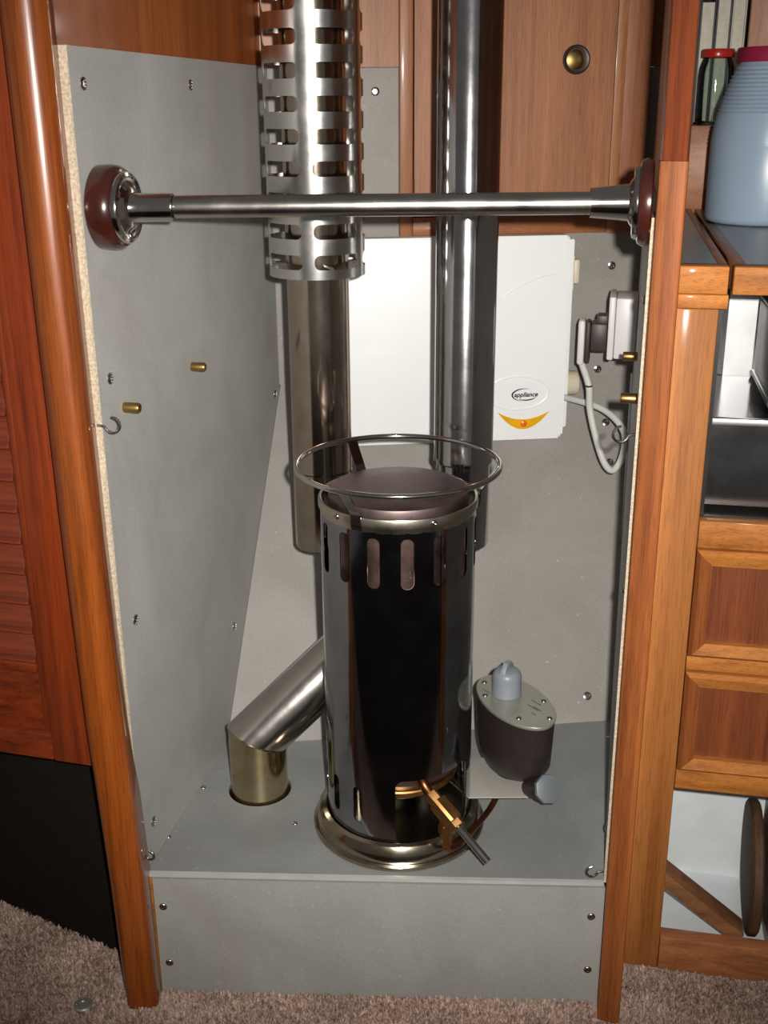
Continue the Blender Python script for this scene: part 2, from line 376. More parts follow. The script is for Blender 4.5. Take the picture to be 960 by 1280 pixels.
def shell(name, mtx, r, th, cells, mat, parent, step=2.0, rims=()):
    """Cylinder wall about mtx's Z made of cells (a0,a1,z0,z1,slot); angle 0 faces -Y, positive towards +X. slot=(a0,a1,z0,z1,corner) or None."""
    V, N, F = [], [], []
    def pt(s, z, rr, nn):
        a = s / r; d = Vector((sin(a), -cos(a), 0)); V.append(mtx @ (d * rr + Vector((0, 0, z)))); N.append((mtx.to_3x3() @ (d * nn)).normalized()); return len(V) - 1
    for a0, a1, z0, z1, slot in cells:
        s0, s1 = radians(a0) * r, radians(a1) * r
        for rr, nn in ((r, 1), (r - th, -1)):
            if slot is None:
                na = max(1, round((a1 - a0) / step))
                g = [[pt(s0 + (s1 - s0) * i / na, z, rr, nn) for i in range(na + 1)] for z in (z0, z1)]
                for i in range(na):
                    q = [g[0][i], g[0][i + 1], g[1][i + 1], g[1][i]]; F.append(q if nn > 0 else q[::-1])
            else:
                t0, t1 = radians(slot[0]) * r, radians(slot[1]) * r
                ins = slot_loop(t0, t1, slot[2], slot[3], slot[4], max(4, round((a1 - a0) / step)))
                co = [((s0, z0), (s1, z0)), ((s1, z0), (s1, z1)), ((s1, z1), (s0, z1)), ((s0, z1), (s0, z0))]
                il, ol = [], []
                for sd, (p, q) in zip(ins, co):
                    m = len(sd)
                    for i, c in enumerate(sd):
                        il.append(pt(c[0], c[1], rr, nn)); ol.append(pt(p[0] + (q[0] - p[0]) * i / m, p[1] + (q[1] - p[1]) * i / m, rr, nn))
                m = len(il)
                for i in range(m):
                    j = (i + 1) % m; q = [ol[i], ol[j], il[j], il[i]]; F.append(q if nn > 0 else q[::-1])
                if nn > 0:
                    loop = [c for sd in ins for c in sd]; cx = (t0 + t1) / 2; cz = (slot[2] + slot[3]) / 2
                    A, B = [], []
                    for c in loop:
                        d = Vector((cx - c[0], 0, cz - c[1])); a = c[0] / r
                        dw = (mtx.to_3x3() @ (Vector((cos(a), sin(a), 0)) * d.x + Vector((0, 0, d.z)))).normalized()
                        A.append(pt(c[0], c[1], r, 1)); N[-1] = dw; B.append(pt(c[0], c[1], r - th, 1)); N[-1] = dw
                    for i in range(m):
                        j = (i + 1) % m; F.append([A[i], A[j], B[j], B[i]])
    for z, nz in rims:
        A, B = [], []
        for i in range(181):
            s = 2 * pi * r * i / 180; A.append(pt(s, z, r, 1)); N[-1] = Vector((0, 0, nz)); B.append(pt(s, z, r - th, 1)); N[-1] = Vector((0, 0, nz))
        for i in range(180): F.append([A[i], A[i + 1], B[i + 1], B[i]])
    org = WPOS[parent]
    me = bpy.data.meshes.new(name); me.from_pydata([v - org for v in V], [], F); me.materials.append(MAT[mat]); me.shade_smooth()
    me.normals_split_custom_set_from_vertices([tuple(n) for n in N])
    o = bpy.data.objects.new(name, me); COL.objects.link(o); o.parent = parent; WPOS[o] = org.copy()
    return o

def mesh_only(bm, name, mat, sharp=35):
    bmesh.ops.recalc_face_normals(bm, faces=bm.faces); me = bpy.data.meshes.new(name); bm.to_mesh(me); bm.free(); finish(me, mat, sharp); return me

def merge(*bms):
    a = bms[0]
    for b in bms[1:]: join(a, b)
    return a

I4 = Matrix.Identity(4)
# screw: domed washer head with a cross recess, axis +Z
def screw_mesh(r, h, nm):
    bm = lathe(I4, [(r * 1.0, -.0004), (r, h * .35), (r * .8, h * .8), (r * .45, h), (r * .3, h * .8), (0, h * .55)], 14)
    return mesh_only(bm, nm, 'screw', 50)
SCREW = screw_mesh(.0058, .0028, 'screw'); SCREW_S = screw_mesh(.0042, .0022, 'small_screw')
CUPW = mesh_only(lathe(I4, [(.0075, -.0003), (.0072, .0012), (.0045, .0022), (.0042, .0008), (0, .0010)], 16), 'cup_washer', 'screw', 50)

# ------------------------------------------------------------------ planes of the alcove
LD = Vector((.2065, .9785, 0)).normalized(); LN = Vector((LD.y, -LD.x, 0))
def LW(y, z, off=0.0):
    p = Vector((-.335, 1.29, 0)); t = (y - p.y) / LD.y; q = p + LD * t + LN * off; return Vector((q.x, q.y, z))
RD = Vector((.2103, .9776, 0)).normalized(); RN = Vector((-RD.y, RD.x, 0))
def RW(y, z, off=0.0):
    p = Vector((.2965, 1.268, 0)); t = (y - p.y) / RD.y; q = p + RD * t + RN * off; return Vector((q.x, q.y, z))
BD = Vector((1, .113, 0)).normalized(); BN = Vector((BD.y, -BD.x, 0))           # upper back wall, faces the viewer
BP = Vector((-.187, 1.99, 0))
def BW(x, z, off=0.0):
    t = (x - BP.x) / BD.x; q = BP + BD * t + BN * off; return Vector((q.x, q.y, z))
HZ = .205
KZ = .73
FL_, FR_, BL_, BR_ = Vector((-.334, 1.293, HZ)), Vector((.2965, 1.266, HZ)), Vector((-.265, 1.622, HZ)), Vector((.391, 1.696, HZ))
KL, KR = BW(-.187, KZ), BW(.467, KZ)
SN = (BR_ - BL_).cross(KL - BL_).normalized()
if SN.y > 0: SN = -SN
GU = Vector((cos(radians(11.5)), -sin(radians(11.5)), 0)); GV = Vector((sin(radians(11.5)), cos(radians(11.5)), 0))   # galley face
GM = frame((.349, 1.337, 0), GU, GV, (0, 0, 1))
TH = radians(15)
DU = Vector((cos(TH), -sin(TH), 0)); DV = Vector((sin(TH), cos(TH), 0))
DM = frame((-.386, 1.30, 0), DU, DV, (0, 0, 1))                                  # louvred door: x runs left (negative) from its right edge

# ------------------------------------------------------------------ setting
bm = bmesh.new(); v = [bm.verts.new(p) for p in ((-1.6, .95, -.002), (1.6, .95, -.002), (1.6, 2.2, -.002), (-1.6, 2.2, -.002))]; bm.faces.new(v)
floor = obj('floor', bm, 'carpet'); tag(floor, 'pinkish brown carpet on the cabin sole', 'floor', kind='structure')

sole = obj('floor', box(I4, (-1.6, -.8, -.03), (1.6, .949, -.006)), 'sole'); tag(sole, 'unseen dark floor boards added so the stove reflects dark', 'floor', kind='structure')  # out of view, added to keep the reflection in the stove front dark

# carpet pile in view: short tufts
def pile():
    V, F = [], []
    def ok(x, y):
        if -.376 < x < -.32 and y > 1.258 or .286 < x < .336 and y > 1.226: return False
        if -.33 < x < .3 and y > 1.290 - .0428 * (x + .334): return False
        if y > 1.30: 
            if x < -.40: return (x + .405) / (-.218) * .115 + 1.373 > y - .004
            if x > .34: return y < 1.335 - .2 * (x - .35)
            return False
        return True
    for _ in range(60000):
        x = random.uniform(-.66, .62); y = random.uniform(1.12, 1.50)
        if not ok(x, y): continue
        a = random.uniform(0, 2 * pi); w = random.uniform(.0012, .0022); h = random.uniform(.004, .0085)
        dx, dy = w * cos(a), w * sin(a); lx, ly = random.gauss(0, .0025), random.gauss(0, .0025)
        i = len(V); V += [(x - dx, y - dy, -.002), (x + dx, y + dy, -.002), (x + dx * .6 + lx, y + dy * .6 + ly, h), (x - dx * .6 + lx, y - dy * .6 + ly, h)]
        F.append((i, i + 1, i + 2, i + 3))
    me = bpy.data.meshes.new('carpet_pile'); me.from_pydata(V, [], F); me.materials.append(MAT['carpet'])
    o = bpy.data.objects.new('carpet_pile', me); COL.objects.link(o)
    tag(o, 'short looped pile of the pinkish brown carpet', 'carpet', kind='stuff')
pile()

# small stud in the carpet
st_ = obj('deck_stud', lathe(Matrix.Translation((-.432, 1.262, .004)), [(0, -.005), (.013, -.005), (.0135, .0015), (.0115, .0032), (.005, .0036), (.004, .0024), (0, .0022)], 28), 'pump_top')
tag(st_, 'small round metal stud set in the carpet', 'stud')

# left bulkhead (teak) behind the grey lining
wl = obj('wall_left', hexa([LW(1.262, 0, -.028), LW(1.262, 0, -.0102), LW(2.10, 0, -.0102), LW(2.10, 0, -.028), LW(1.262, 1.62, -.028), LW(1.262, 1.62, -.0102), LW(2.10, 1.62, -.0102), LW(2.10, 1.62, -.028)]), 'bulkhead')
tag(wl, 'varnished teak bulkhead above the left grey board', 'wall', kind='structure')
wr = obj('wall_right', hexa([RW(1.30, 0, -.0102), RW(1.30, 0, -.024), RW(2.12, 0, -.024), RW(2.12, 0, -.0102), RW(1.30, 1.62, -.0102), RW(1.30, 1.62, -.024), RW(2.12, 1.62, -.024), RW(2.12, 1.62, -.0102)]), 'locker_dark')
tag(wr, 'dark teak bulkhead on the right above the grey lining', 'wall', kind='structure')

# back wall: grey upright board, teak panel above it, and the sloping board below
TOPZ = 1.264
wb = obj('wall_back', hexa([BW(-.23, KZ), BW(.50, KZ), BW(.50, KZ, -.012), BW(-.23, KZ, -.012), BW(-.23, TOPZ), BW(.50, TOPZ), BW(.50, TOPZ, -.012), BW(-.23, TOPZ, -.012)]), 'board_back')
tag(wb, 'grey cement board wall behind the flues and white heater', 'wall', kind='structure')
o = obj('teak_panel', hexa([BW(-.23, TOPZ + .001, .003), BW(.50, TOPZ + .001, .003), BW(.50, TOPZ + .001, -.012), BW(-.23, TOPZ + .001, -.012), BW(-.23, 1.62, .003), BW(.50, 1.62, .003), BW(.50, 1.62, -.012), BW(-.23, 1.62, -.012)]), 'locker', wb)
def LS(x, t, off=0.0):   # point on the sloped lower board; x as at the floor, t 0 floor..1 knee
    s = (x - BL_.x) / (BR_.x - BL_.x); return BL_.lerp(BR_, s).lerp(KL.lerp(KR, s), t) + SN * off
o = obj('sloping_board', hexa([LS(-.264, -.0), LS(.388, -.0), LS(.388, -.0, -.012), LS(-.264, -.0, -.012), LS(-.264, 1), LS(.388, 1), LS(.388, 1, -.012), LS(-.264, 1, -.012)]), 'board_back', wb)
for (x, z) in ((-.010, 1.227), (.415, .93), (.40, .64 + .1)):
    inst('screw', CUPW, zto(BW(x, z), BN), wb)
def ray_slope(x, y):   # pixel -> sloped board (screw positions only)
    d = fw + (x - 480) / 1401 * r2 - (y - 640) / 1401 * u2; C = Vector((0, 0, 1.2)); return C + d * ((BL_ - C).dot(SN) / d.dot(SN))
for q in ((734, 870), (762, 578), (757, 528), (800, 905)):
    p = ray_slope(*q)
    inst('screw', CUPW, zto(p, SN), wb)

# grey lining boards
lb = thing('lining_board', LW(1.6, HZ), 'large grey cement board lining the left side of the alcove', 'board')
pl = [(1.29, HZ), (2.02, HZ), (2.02, 1.266), (1.29, 1.266)]
o = obj('board', hexa([LW(1.2915, HZ, -.0098), LW(1.2915, HZ), LW(1.988, HZ), LW(1.988, HZ, -.0098), LW(1.2915, 1.266, -.0098), LW(1.2915, 1.266), LW(1.988, 1.266), LW(1.988, 1.266, -.0098)]), 'board', lb)
# raw sawn front edge, slightly ragged
bm = bmesh.new(); n = 90; rows = []
for i in range(n + 1):
    z = HZ + (1.2655 - HZ) * i / n; j = random.uniform(-.0006, .0006); k = random.uniform(-.0007, .0003)
    rows.append([bm.verts.new(LW(1.2917, z, -.0100)), bm.verts.new(LW(1.2895 + k, z, -.0096)), bm.verts.new(LW(1.2893 + k, z, -.001 + j)), bm.verts.new(LW(1.2917, z, .0001))])
for a, b in zip(rows, rows[1:]):
    for c in range(3): bm.faces.new((a[c], a[c + 1], b[c + 1], b[c]))
o = obj('raw_edge', bm, 'board_edge', lb, 60); o['label'] = 'pale fibrous sawn edge'
for (y, z) in ((1.322, 1.228), (1.641, 1.232), (1.322, .897), (1.332, .573), (1.691, .391), (1.332, .262), (1.96, .72)):
    inst('screw', CUPW, zto(LW(y, z), LN), lb)
rb = thing('lining_board', RW(1.6, HZ), 'grey cement board edge on the right beside the mains socket', 'board')
o = obj('board', hexa([RW(1.2695, HZ), RW(1.2695, HZ, -.0098), RW(2.05, HZ, -.0098), RW(2.05, HZ), RW(1.2695, 1.085), RW(1.2695, 1.085, -.0098), RW(2.05, 1.085, -.0098), RW(2.05, 1.085)]), 'board', rb)
o = obj('raw_edge', hexa([RW(1.2665, HZ, .0003), RW(1.2665, HZ, -.0099), RW(1.2697, HZ, -.0099), RW(1.2697, HZ, .0003), RW(1.2665, 1.0852, .0003), RW(1.2665, 1.0852, -.0099), RW(1.2697, 1.0852, -.0099), RW(1.2697, 1.0852, .0003)]), 'board_edge', rb)
for (y, z) in ((1.33, .985), (1.30, .625), (1.30, .27)):
    inst('screw', SCREW, zto(RW(y, z), RN), rb)

# hearth box
hb = thing('hearth_box', ((FL_ + FR_) / 2).to_tuple()[:2] + (0,), 'grey cement board hearth box carrying the cylindrical stove', 'hearth')
HC = Vector((-.196, 1.4975)); HR = .0485
def hearth_top():
    bm = bmesh.new(); T = .008
    quad = [FL_.xy, FR_.xy, BR_.xy, BL_.xy]; N_ = 64
    outer = []
    for k in range(N_):
        a = 2 * pi * k / N_; d = Vector((cos(a), sin(a))); best = None
        for i in range(4):
            p, q = quad[i], quad[(i + 1) % 4]; e = q - p; den = d.x * e.y - d.y * e.x
            if abs(den) < 1e-9: continue
            w = p - HC; t = (w.x * e.y - w.y * e.x) / den; s = (w.x * d.y - w.y * d.x) / den
            if t > 0 and -1e-6 <= s <= 1 + 1e-6 and (best is None or t < best): best = t
        outer.append(HC + d * best)
    for c in quad:   # snap nearest samples to the corners
        k = min(range(N_), key=lambda i: (outer[i] - c).length); outer[k] = c.copy()
    for z, fl_ in ((HZ, 0), (HZ - T, 1)):
        pass
    O = [[bm.verts.new((p.x, p.y, z)) for p in outer] for z in (HZ, HZ - T)]
    I = [[bm.verts.new((HC.x + HR * cos(2 * pi * k / N_), HC.y + HR * sin(2 * pi * k / N_), z)) for k in range(N_)] for z in (HZ, HZ - T)]
    for k in range(N_):
        l = (k + 1) % N_
        bm.faces.new((O[0][k], O[0][l], I[0][l], I[0][k])); bm.faces.new((O[1][k], I[1][k], I[1][l], O[1][l]))
        bm.faces.new((O[0][k], O[1][k], O[1][l], O[0][l])); bm.faces.new((I[0][k], I[0][l], I[1][l], I[1][k]))
    return bm
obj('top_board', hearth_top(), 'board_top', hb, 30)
fd = (FR_ - FL_); fd.z = 0; fd.normalize(); fnv = Vector((fd.y, -fd.x, 0))
def FB(x, z, off=0.0):
    t = (x - FL_.x) / fd.x; q = FL_ + fd * t + fnv * off; return Vector((q.x, q.y, z))
obj('front_board', hexa([FB(-.325, 0, .001), FB(.2985, 0, .001), FB(.2985, 0, -.009), FB(-.325, 0, -.009), FB(-.325, HZ - .0085, .001), FB(.2985, HZ - .0085, .001), FB(.2985, HZ - .0085, -.009), FB(-.325, HZ - .0085, -.009)]), 'board_front', hb)
o = obj('edge_angle', merge(hexa([FB(-.333, HZ + .0002, .0022), FB(.2955, HZ + .0002, .0022), FB(.2955, HZ + .0002, -.004), FB(-.333, HZ + .0002, -.004), FB(-.333, HZ + .0012, .0022), FB(.2955, HZ + .0012, .0022), FB(.2955, HZ + .0012, -.004), FB(-.333, HZ + .0012, -.004)]),
    hexa([FB(-.333, HZ - .004, .001), FB(.2955, HZ - .004, .001), FB(.2955, HZ - .004, .0026), FB(-.333, HZ - .004, .0026), FB(-.333, HZ + .0013, .001), FB(.2955, HZ + .0013, .001), FB(.2955, HZ + .0013, .0026), FB(-.333, HZ + .0013, .0026)])), 'angle', hb)
o['label'] = 'thin metal edging angle'
o = obj('edge_strip', hexa([FB(-.334, 0, .002), FB(-.3255, 0, .002), FB(-.3255, 0, -.01), FB(-.334, 0, -.01), FB(-.334, HZ - .005, .002), FB(-.3255, HZ - .005, .002), FB(-.3255, HZ - .005, -.01), FB(-.334, HZ - .005, -.01)], .001), 'rail_wood', hb)
for (x, z) in ((-.313, .150), (-.311, .053), (.282, .149), (.282, .058)):
    inst('screw', SCREW, zto(FB(x, z, .001), fnv), hb)
for (x, y) in ((-.285, 1.50), (-.317, 1.375), (-.135, 1.405), (.375, 1.64), (.02, 1.30), (.20, 1.62)):
    inst('screw', SCREW_S, zto((x, y, HZ), (0, 0, 1)), hb)

# ------------------------------------------------------------------ posts
def rounded_post(secs):
    """secs: list of (z, x0, x1, y0, y1, r) -> vertical post with rounded front edges"""
    bm = bmesh.new(); rings = []
    for z, x0, x1, y0, y1, r0, r1 in secs:
        pts = [(x0, y1)]
        for i in range(7): a = pi + i * pi / 12; pts.append((x0 + r0 + r0 * cos(a), y0 + r0 + r0 * sin(a)))
        for i in range(7): a = 1.5 * pi + i * pi / 12; pts.append((x1 - r1 + r1 * cos(a), y0 + r1 + r1 * sin(a)))
        pts.append((x1, y1)); rings.append([bm.verts.new((x, y, z)) for x, y in pts])
    n = len(rings[0])
    for a, b in zip(rings, rings[1:]):
        for k in range(n): bm.faces.new((a[k], a[(k + 1) % n], b[(k + 1) % n], b[k]))
    bm.faces.new(rings[0][::-1]); bm.faces.new(rings[-1]); return bm
t1 = obj('trim_1', rounded_post([(0, -.371, -.3265, 1.258, 1.30, .012, .012), (.21, -.377, -.3285, 1.257, 1.30, .014, .014), (.45, -.387, -.337, 1.256, 1.30, .017, .017), (.7, -.3915, -.3415, 1.255, 1.30, .020, .020), (1.04, -.3945, -.344, 1.254, 1.30, .024, .024), (1.62, -.398, -.346, 1.254, 1.30, .0255, .0255)]), 'post_left', None, 28)
tag(t1, 'glossy orange brown varnished post beside the louvred door', 'post', kind='structure')
def right_post(z0, z1, r, lean=0.0):
    """L-shaped section: its face stands before the lining board, its back runs on behind it"""
    bm = bmesh.new(); rings = []
    for z, dx in ((z0, 0.0), (z1, lean)):
        pl_ = [RW(1.2660, z, -.0035), RW(1.2340 + r, z, -.0035), RW(1.2340 + r * .3, z, -.0035 - r * .3), RW(1.2340, z, -.0035 - r), RW(1.2300, z, -.0335 + r), RW(1.2300 + r * .3, z, -.0335 + r * .3), RW(1.2300 + r, z, -.0335), RW(1.333, z, -.0335), RW(1.333, z, -.0245), RW(1.2660, z, -.0245)]
        rings.append([bm.verts.new(p + Vector((dx, 0, 0))) for p in pl_])
    n = len(rings[0])
    for k in range(n): bm.faces.new((rings[0][k], rings[0][(k + 1) % n], rings[1][(k + 1) % n], rings[1][k]))
    bm.faces.new(rings[0][::-1]); bm.faces.new(rings[1]); return bm
t2 = obj('trim_2', right_post(0, 1.146, .003), 'post_right', None, 28)
tag(t2, 'tall teak post between the stove alcove and the galley', 'post', kind='structure')
o = obj('upper_post', right_post(1.1465, 1.62, .009, -.002), 'post_upper', t2, 40)
o['label'] = 'darker red upper length of the post'

# ------------------------------------------------------------------ louvred door on the left
dr = thing('door_1', DM @ Vector((-.15, 0, .37)), 'red teak louvred locker door at the left edge', 'door', kind='structure')
ST = .066
obj('stile', box(DM, (-ST, 0, .37), (-.001, .022, 1.62), .003), 'door_red', dr)
obj('bead', box(DM, (-ST - .012, .004, .37), (-ST, .018, 1.62), .004), 'door_red', dr)
obj('rail', box(DM, (-.40, .001, .37), (-ST - .0005, .022, .410), .003), 'door_red_h', dr)
obj('lower_panel', box(DM, (-.40, .008, .410), (-ST - .0005, .018, .512), .002), 'door_red_h', dr)
obj('slat_rail', box(DM, (-.40, .003, .498), (-ST - .012, .02, .514), .003), 'door_red_h', dr)
sl = bmesh.new(); bm_box(sl, Matrix.Rotation(radians(68), 4, 'X'), (-.17, -.0235, -.003), (.17, .0235, .003), .002)
SLAT = mesh_only(sl, 'slat', 'louvre')
for k in range(26):
    inst('slat', SLAT, DM @ Matrix.Translation((-ST - .182, .013, .536 + k * .0420)), dr)
obj('stile', box(DM, (-.46, 0, .37), (-.4005, .022, 1.62), .003), 'door_red', dr)
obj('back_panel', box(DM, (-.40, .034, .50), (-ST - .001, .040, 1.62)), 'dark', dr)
hg = obj('hinge', merge(box(DM, (-.013, -.0025, .528), (-.001, .0005, .600), .0005), tube([DM @ Vector((-.001, -.002, .527)), DM @ Vector((-.001, -.002, .601))], .0032, 10)), 'hinge', dr)
for z in (.54, .564, .588): inst('screw', SCREW_S, zto(DM @ Vector((-.008, -.0025, z)), -DV), hg)
# dark toe recess below the door
tk0, tk1 = Vector((-.395, 1.366, 0)), Vector((-.80, 1.582, 0)); tn = Vector((-(tk1 - tk0).y, (tk1 - tk0).x, 0)).normalized()
if tn.y < 0: tn = -tn
bb = obj('baseboard_left', hexa([tk1, tk0, tk0 + tn * .015, tk1 + tn * .015] + [p + Vector((0, 0, .385)) for p in (tk1, tk0, tk0 + tn * .015, tk1 + tn * .015)]), 'toe')
tag(bb, 'black toe recess under the louvred door', 'baseboard', kind='structure')
o = obj('shelf', hexa([Vector(p) for p in ((-.82, 1.585, .385), (-.82, 1.44, .385), (-.388, 1.315, .385), (-.388, 1.365, .385), (-.82, 1.585, .40), (-.82, 1.44, .40), (-.388, 1.315, .40), (-.388, 1.365, .40))]), 'door_red_h', bb)

# ------------------------------------------------------------------ teak locker on the back wall
BM = frame(BW(0, 0).to_tuple(), BD, -BN, (0, 0, 1))      # x along the wall, y into the wall
d2 = thing('door_2', BM @ Vector((.24, -.02, .99)), 'teak locker with a round finger hole above the white heater', 'locker', kind='structure')
def bx(x): return (x) / BD.x
obj('stile', box(BM, (bx(.029), -.022, .99), (bx(.0505), .0, 1.62), .0015), 'locker', d2)
obj('stile', box(BM, (bx(.394), -.022, .99), (bx(.412), .0, 1.62), .0015), 'locker', d2)
obj('side_panel', box(BM, (bx(.4122), -.012, .99), (bx(.458), .0, 1.62), .001), 'locker_dark', d2)
obj('rail', box(BM, (bx(.051), -.021, .991), (bx(.3935), .0, 1.022), .0015), 'locker_h', d2)
HX, HZc, HRr = bx(.325), 1.275, .0165
def door_panel():
    bm = bmesh.new(); n = 48; x0, x1, z0, z1 = bx(.053), bx(.392), 1.0245, 1.62; yf, yb = -.024, -.004
    def outer(a):
        d = (cos(a), sin(a)); t = min([(x1 - HX) / d[0] if d[0] > 1e-6 else 9, (x0 - HX) / d[0] if d[0] < -1e-6 else 9, (z1 - HZc) / d[1] if d[1] > 1e-6 else 9, (z0 - HZc) / d[1] if d[1] < -1e-6 else 9]); return [HX + t * d[0], HZc + t * d[1]]
    ol = [outer(2 * pi * k / n) for k in range(n)]
    for c in ((x0, z0), (x1, z0), (x1, z1), (x0, z1)):
        k = min(range(n), key=lambda i: (ol[i][0] - c[0]) ** 2 + (ol[i][1] - c[1]) ** 2); ol[k] = list(c)
    O = [[bm.verts.new(BM @ Vector((p[0], y, p[1]))) for p in ol] for y in (yf, yb)]
    I = [[bm.verts.new(BM @ Vector((HX + HRr * cos(2 * pi * k / n), y, HZc + HRr * sin(2 * pi * k / n)))) for k in range(n)] for y in (yf, yb)]
    for k in range(n):
        l = (k + 1) % n
        bm.faces.new((O[0][k], O[0][l], I[0][l], I[0][k])); bm.faces.new((O[1][k], I[1][k], I[1][l], O[1][l]))
        bm.faces.new((O[0][k], O[1][k], O[1][l], O[0][l])); bm.faces.new((I[0][k], I[0][l], I[1][l], I[1][k]))
    return bm
dpn = obj('door_leaf', door_panel(), 'locker', d2, 30)
fh = frame(BM @ Vector((HX, -.024, HZc)), BD, (0, 0, 1), BN)
o = obj('finger_ring', lathe(fh, [(.0235, -.0005), (.0235, .002), (.021, .0038), (.0175, .003), (.0160, -.004), (.0160, -.018), (.0166, -.018), (.0168, -.0005)], 40, True), 'pump', dpn); o['label'] = 'dark finger-hole ring'
o = obj('catch', lathe(fh, [(.0162, -.0185), (.0160, -.0160), (.012, -.0135), (0, -.0128)], 30), 'brass', dpn)
# gas-tight hinge pin on the left stile
obj('hinge_pin', tube([BM @ Vector((bx(.0518), -.0245, 1.03)), BM @ Vector((bx(.0518), -.0245, 1.085))], .0018, 8), 'hinge', d2)

# ------------------------------------------------------------------ flues
def zlathe(x, y, prof, seg=72): return lathe(Matrix.Translation((x, y, 0)), prof, seg)
LX, LY = -.0935, 1.645
f1 = thing('flue_pipe', (LX, LY, .555), 'left stainless flue pipe with a slotted guard around its top', 'flue')
obj('upper_pipe', zlathe(LX, LY, [(.0435, .680), (.0447, .681), (.0450, .684), (.0450, 1.62), (.0435, 1.62)]), 'flue_tan', f1)
obj('lower_pipe', zlathe(LX, LY, [(0, .556), (.0432, .556), (.0450, .559), (.0450, .6795), (.040, .6797)]), 'flue_tan', f1)
obj('elbow', tube([(LX, LY, .60), (LX + .02, LY - .03, .58), (LX + .045, LY - .09, .58), (-.034, 1.512, .58)], .030, 24), 'flue_tan', f1)
pitch = .0415; gz0 = .9755; cells = []
rows_ = 16
for r_ in range(rows_):
    z0 = gz0 + .003 + r_ * pitch; z1 = z0 + pitch
    for k in range(5):
        c = 29 + 72 * k; cells.append((c - 36, c + 36, z0, z1, (c - 29, c + 29, z0 + .0105, z0 + .0305, .0085)))
cells += [(0, 360, gz0, gz0 + .003, None)]
o = shell('guard', Matrix.Translation((LX, LY, 0)), .0690, .0013, cells, 'guard', f1, 2.0, ((gz0, -1),)); o['label'] = 'slotted stainless heat guard'
for k in range(3):
    a = radians(20 + 120 * k); d = Vector((sin(a), -cos(a), 0)); c = Vector((LX, LY, .99))
    obj('spacer', tube([c + d * .0445, c + d * .0685], .003, 8), 'screw', f1)
RX, RY = .122, 1.645
f2 = thing('flue_pipe', (RX, RY, .555), 'right bare polished stainless flue pipe in front of the heater', 'flue')
obj('upper_pipe', zlathe(RX, RY, [(.0435, .692), (.0450, .6915), (.0455, .694), (.0455, .699), (.0448, .701), (.0448, 1.62), (.0435, 1.62)]), 'flue', f2)
obj('lower_pipe', zlathe(RX, RY, [(0, .556), (.0400, .556), (.0412, .559), (.0412, .6912), (.036, .6914)]), 'flue', f2)
obj('seam', tube([(RX - .0403, RY - .0198, .70), (RX - .0403, RY - .0198, 1.62)], .0016, 6), 'flue', f2)
obj('elbow', tube([(RX, RY, .60), (RX - .02, RY - .03, .58), (RX - .035, RY - .09, .58), (.072, 1.512, .58)], .030, 24), 'flue', f2)

# ------------------------------------------------------------------ grab rail
A = LW(1.340, 1.0945); B = RW(1.302, 1.0985)
ax = (B - A).normalized()
gr = thing('grab_rail', A.lerp(B, .5), 'stainless grab rail spanning the front of the alcove', 'rail')
def along(d): return A + ax * d
LEN = (B - A).length
d0 = zto(A, LN); Fm = zto(A + LN * .030, ax)
o = obj('mounting_pad', lathe(d0, [(0, 0), (.0450, 0), (.0475, .002), (.0480, .016), (.0465, .024), (.0430, .0285), (.038, .0300), (0, .030)], 56), 'disc', gr); o['label'] = 'round dark varnished wooden pad'
FPROF = [(0, -.0015), (.0400, -.0015), (.0405, .0020), (.0390, .0050), (.0350, .0060), (.0335, .0045), (.0300, .0042), (.0270, .0060), (.0240, .0085), (.0215, .010), (0, .0105)]
o = obj('flange', lathe(zto(A + LN * .0300, LN), FPROF, 56), 'steel', gr)
obj('socket', lathe(zto(A + LN * .031, ax), [(.019, .004), (.0172, .008), (.0162, .018), (.0160, .048), (.0157, .0545), (.0120, .0547)], 40), 'steel', gr)
for k in range(3):
    a = 2 * pi * k / 3 + .5; m = zto(A + LN * .0300, LN); inst('screw', SCREW_S, m @ Matrix.Translation((.0315 * cos(a), .0315 * sin(a), .0042)), o)
o = obj('mounting_pad', lathe(zto(B, RN), [(0, 0), (.0450, 0), (.0475, .002), (.0480, .009), (.0455, .014), (.040, .016), (0, .016)], 56), 'disc', gr); o['label'] = 'round dark varnished wooden pad'
o = obj('flange', lathe(zto(B + RN * .0155, RN), FPROF, 56), 'steel', gr)
obj('socket', lathe(zto(B + RN * .016, -ax), [(.024, .003), (.0205, .007), (.0195, .018), (.0165, .050), (.0162, .0535), (.0120, .0537)], 40), 'steel', gr)
for k in range(3):
    a = 2 * pi * k / 3 + .5; m = zto(B + RN * .0155, RN); inst('screw', SCREW_S, m @ Matrix.Translation((.0315 * cos(a), .0315 * sin(a), .0042)), o)
obj('tube', tube([along(.06), along(LEN * .5), along(LEN - .05)], .0127, 40), 'railsteel', gr)

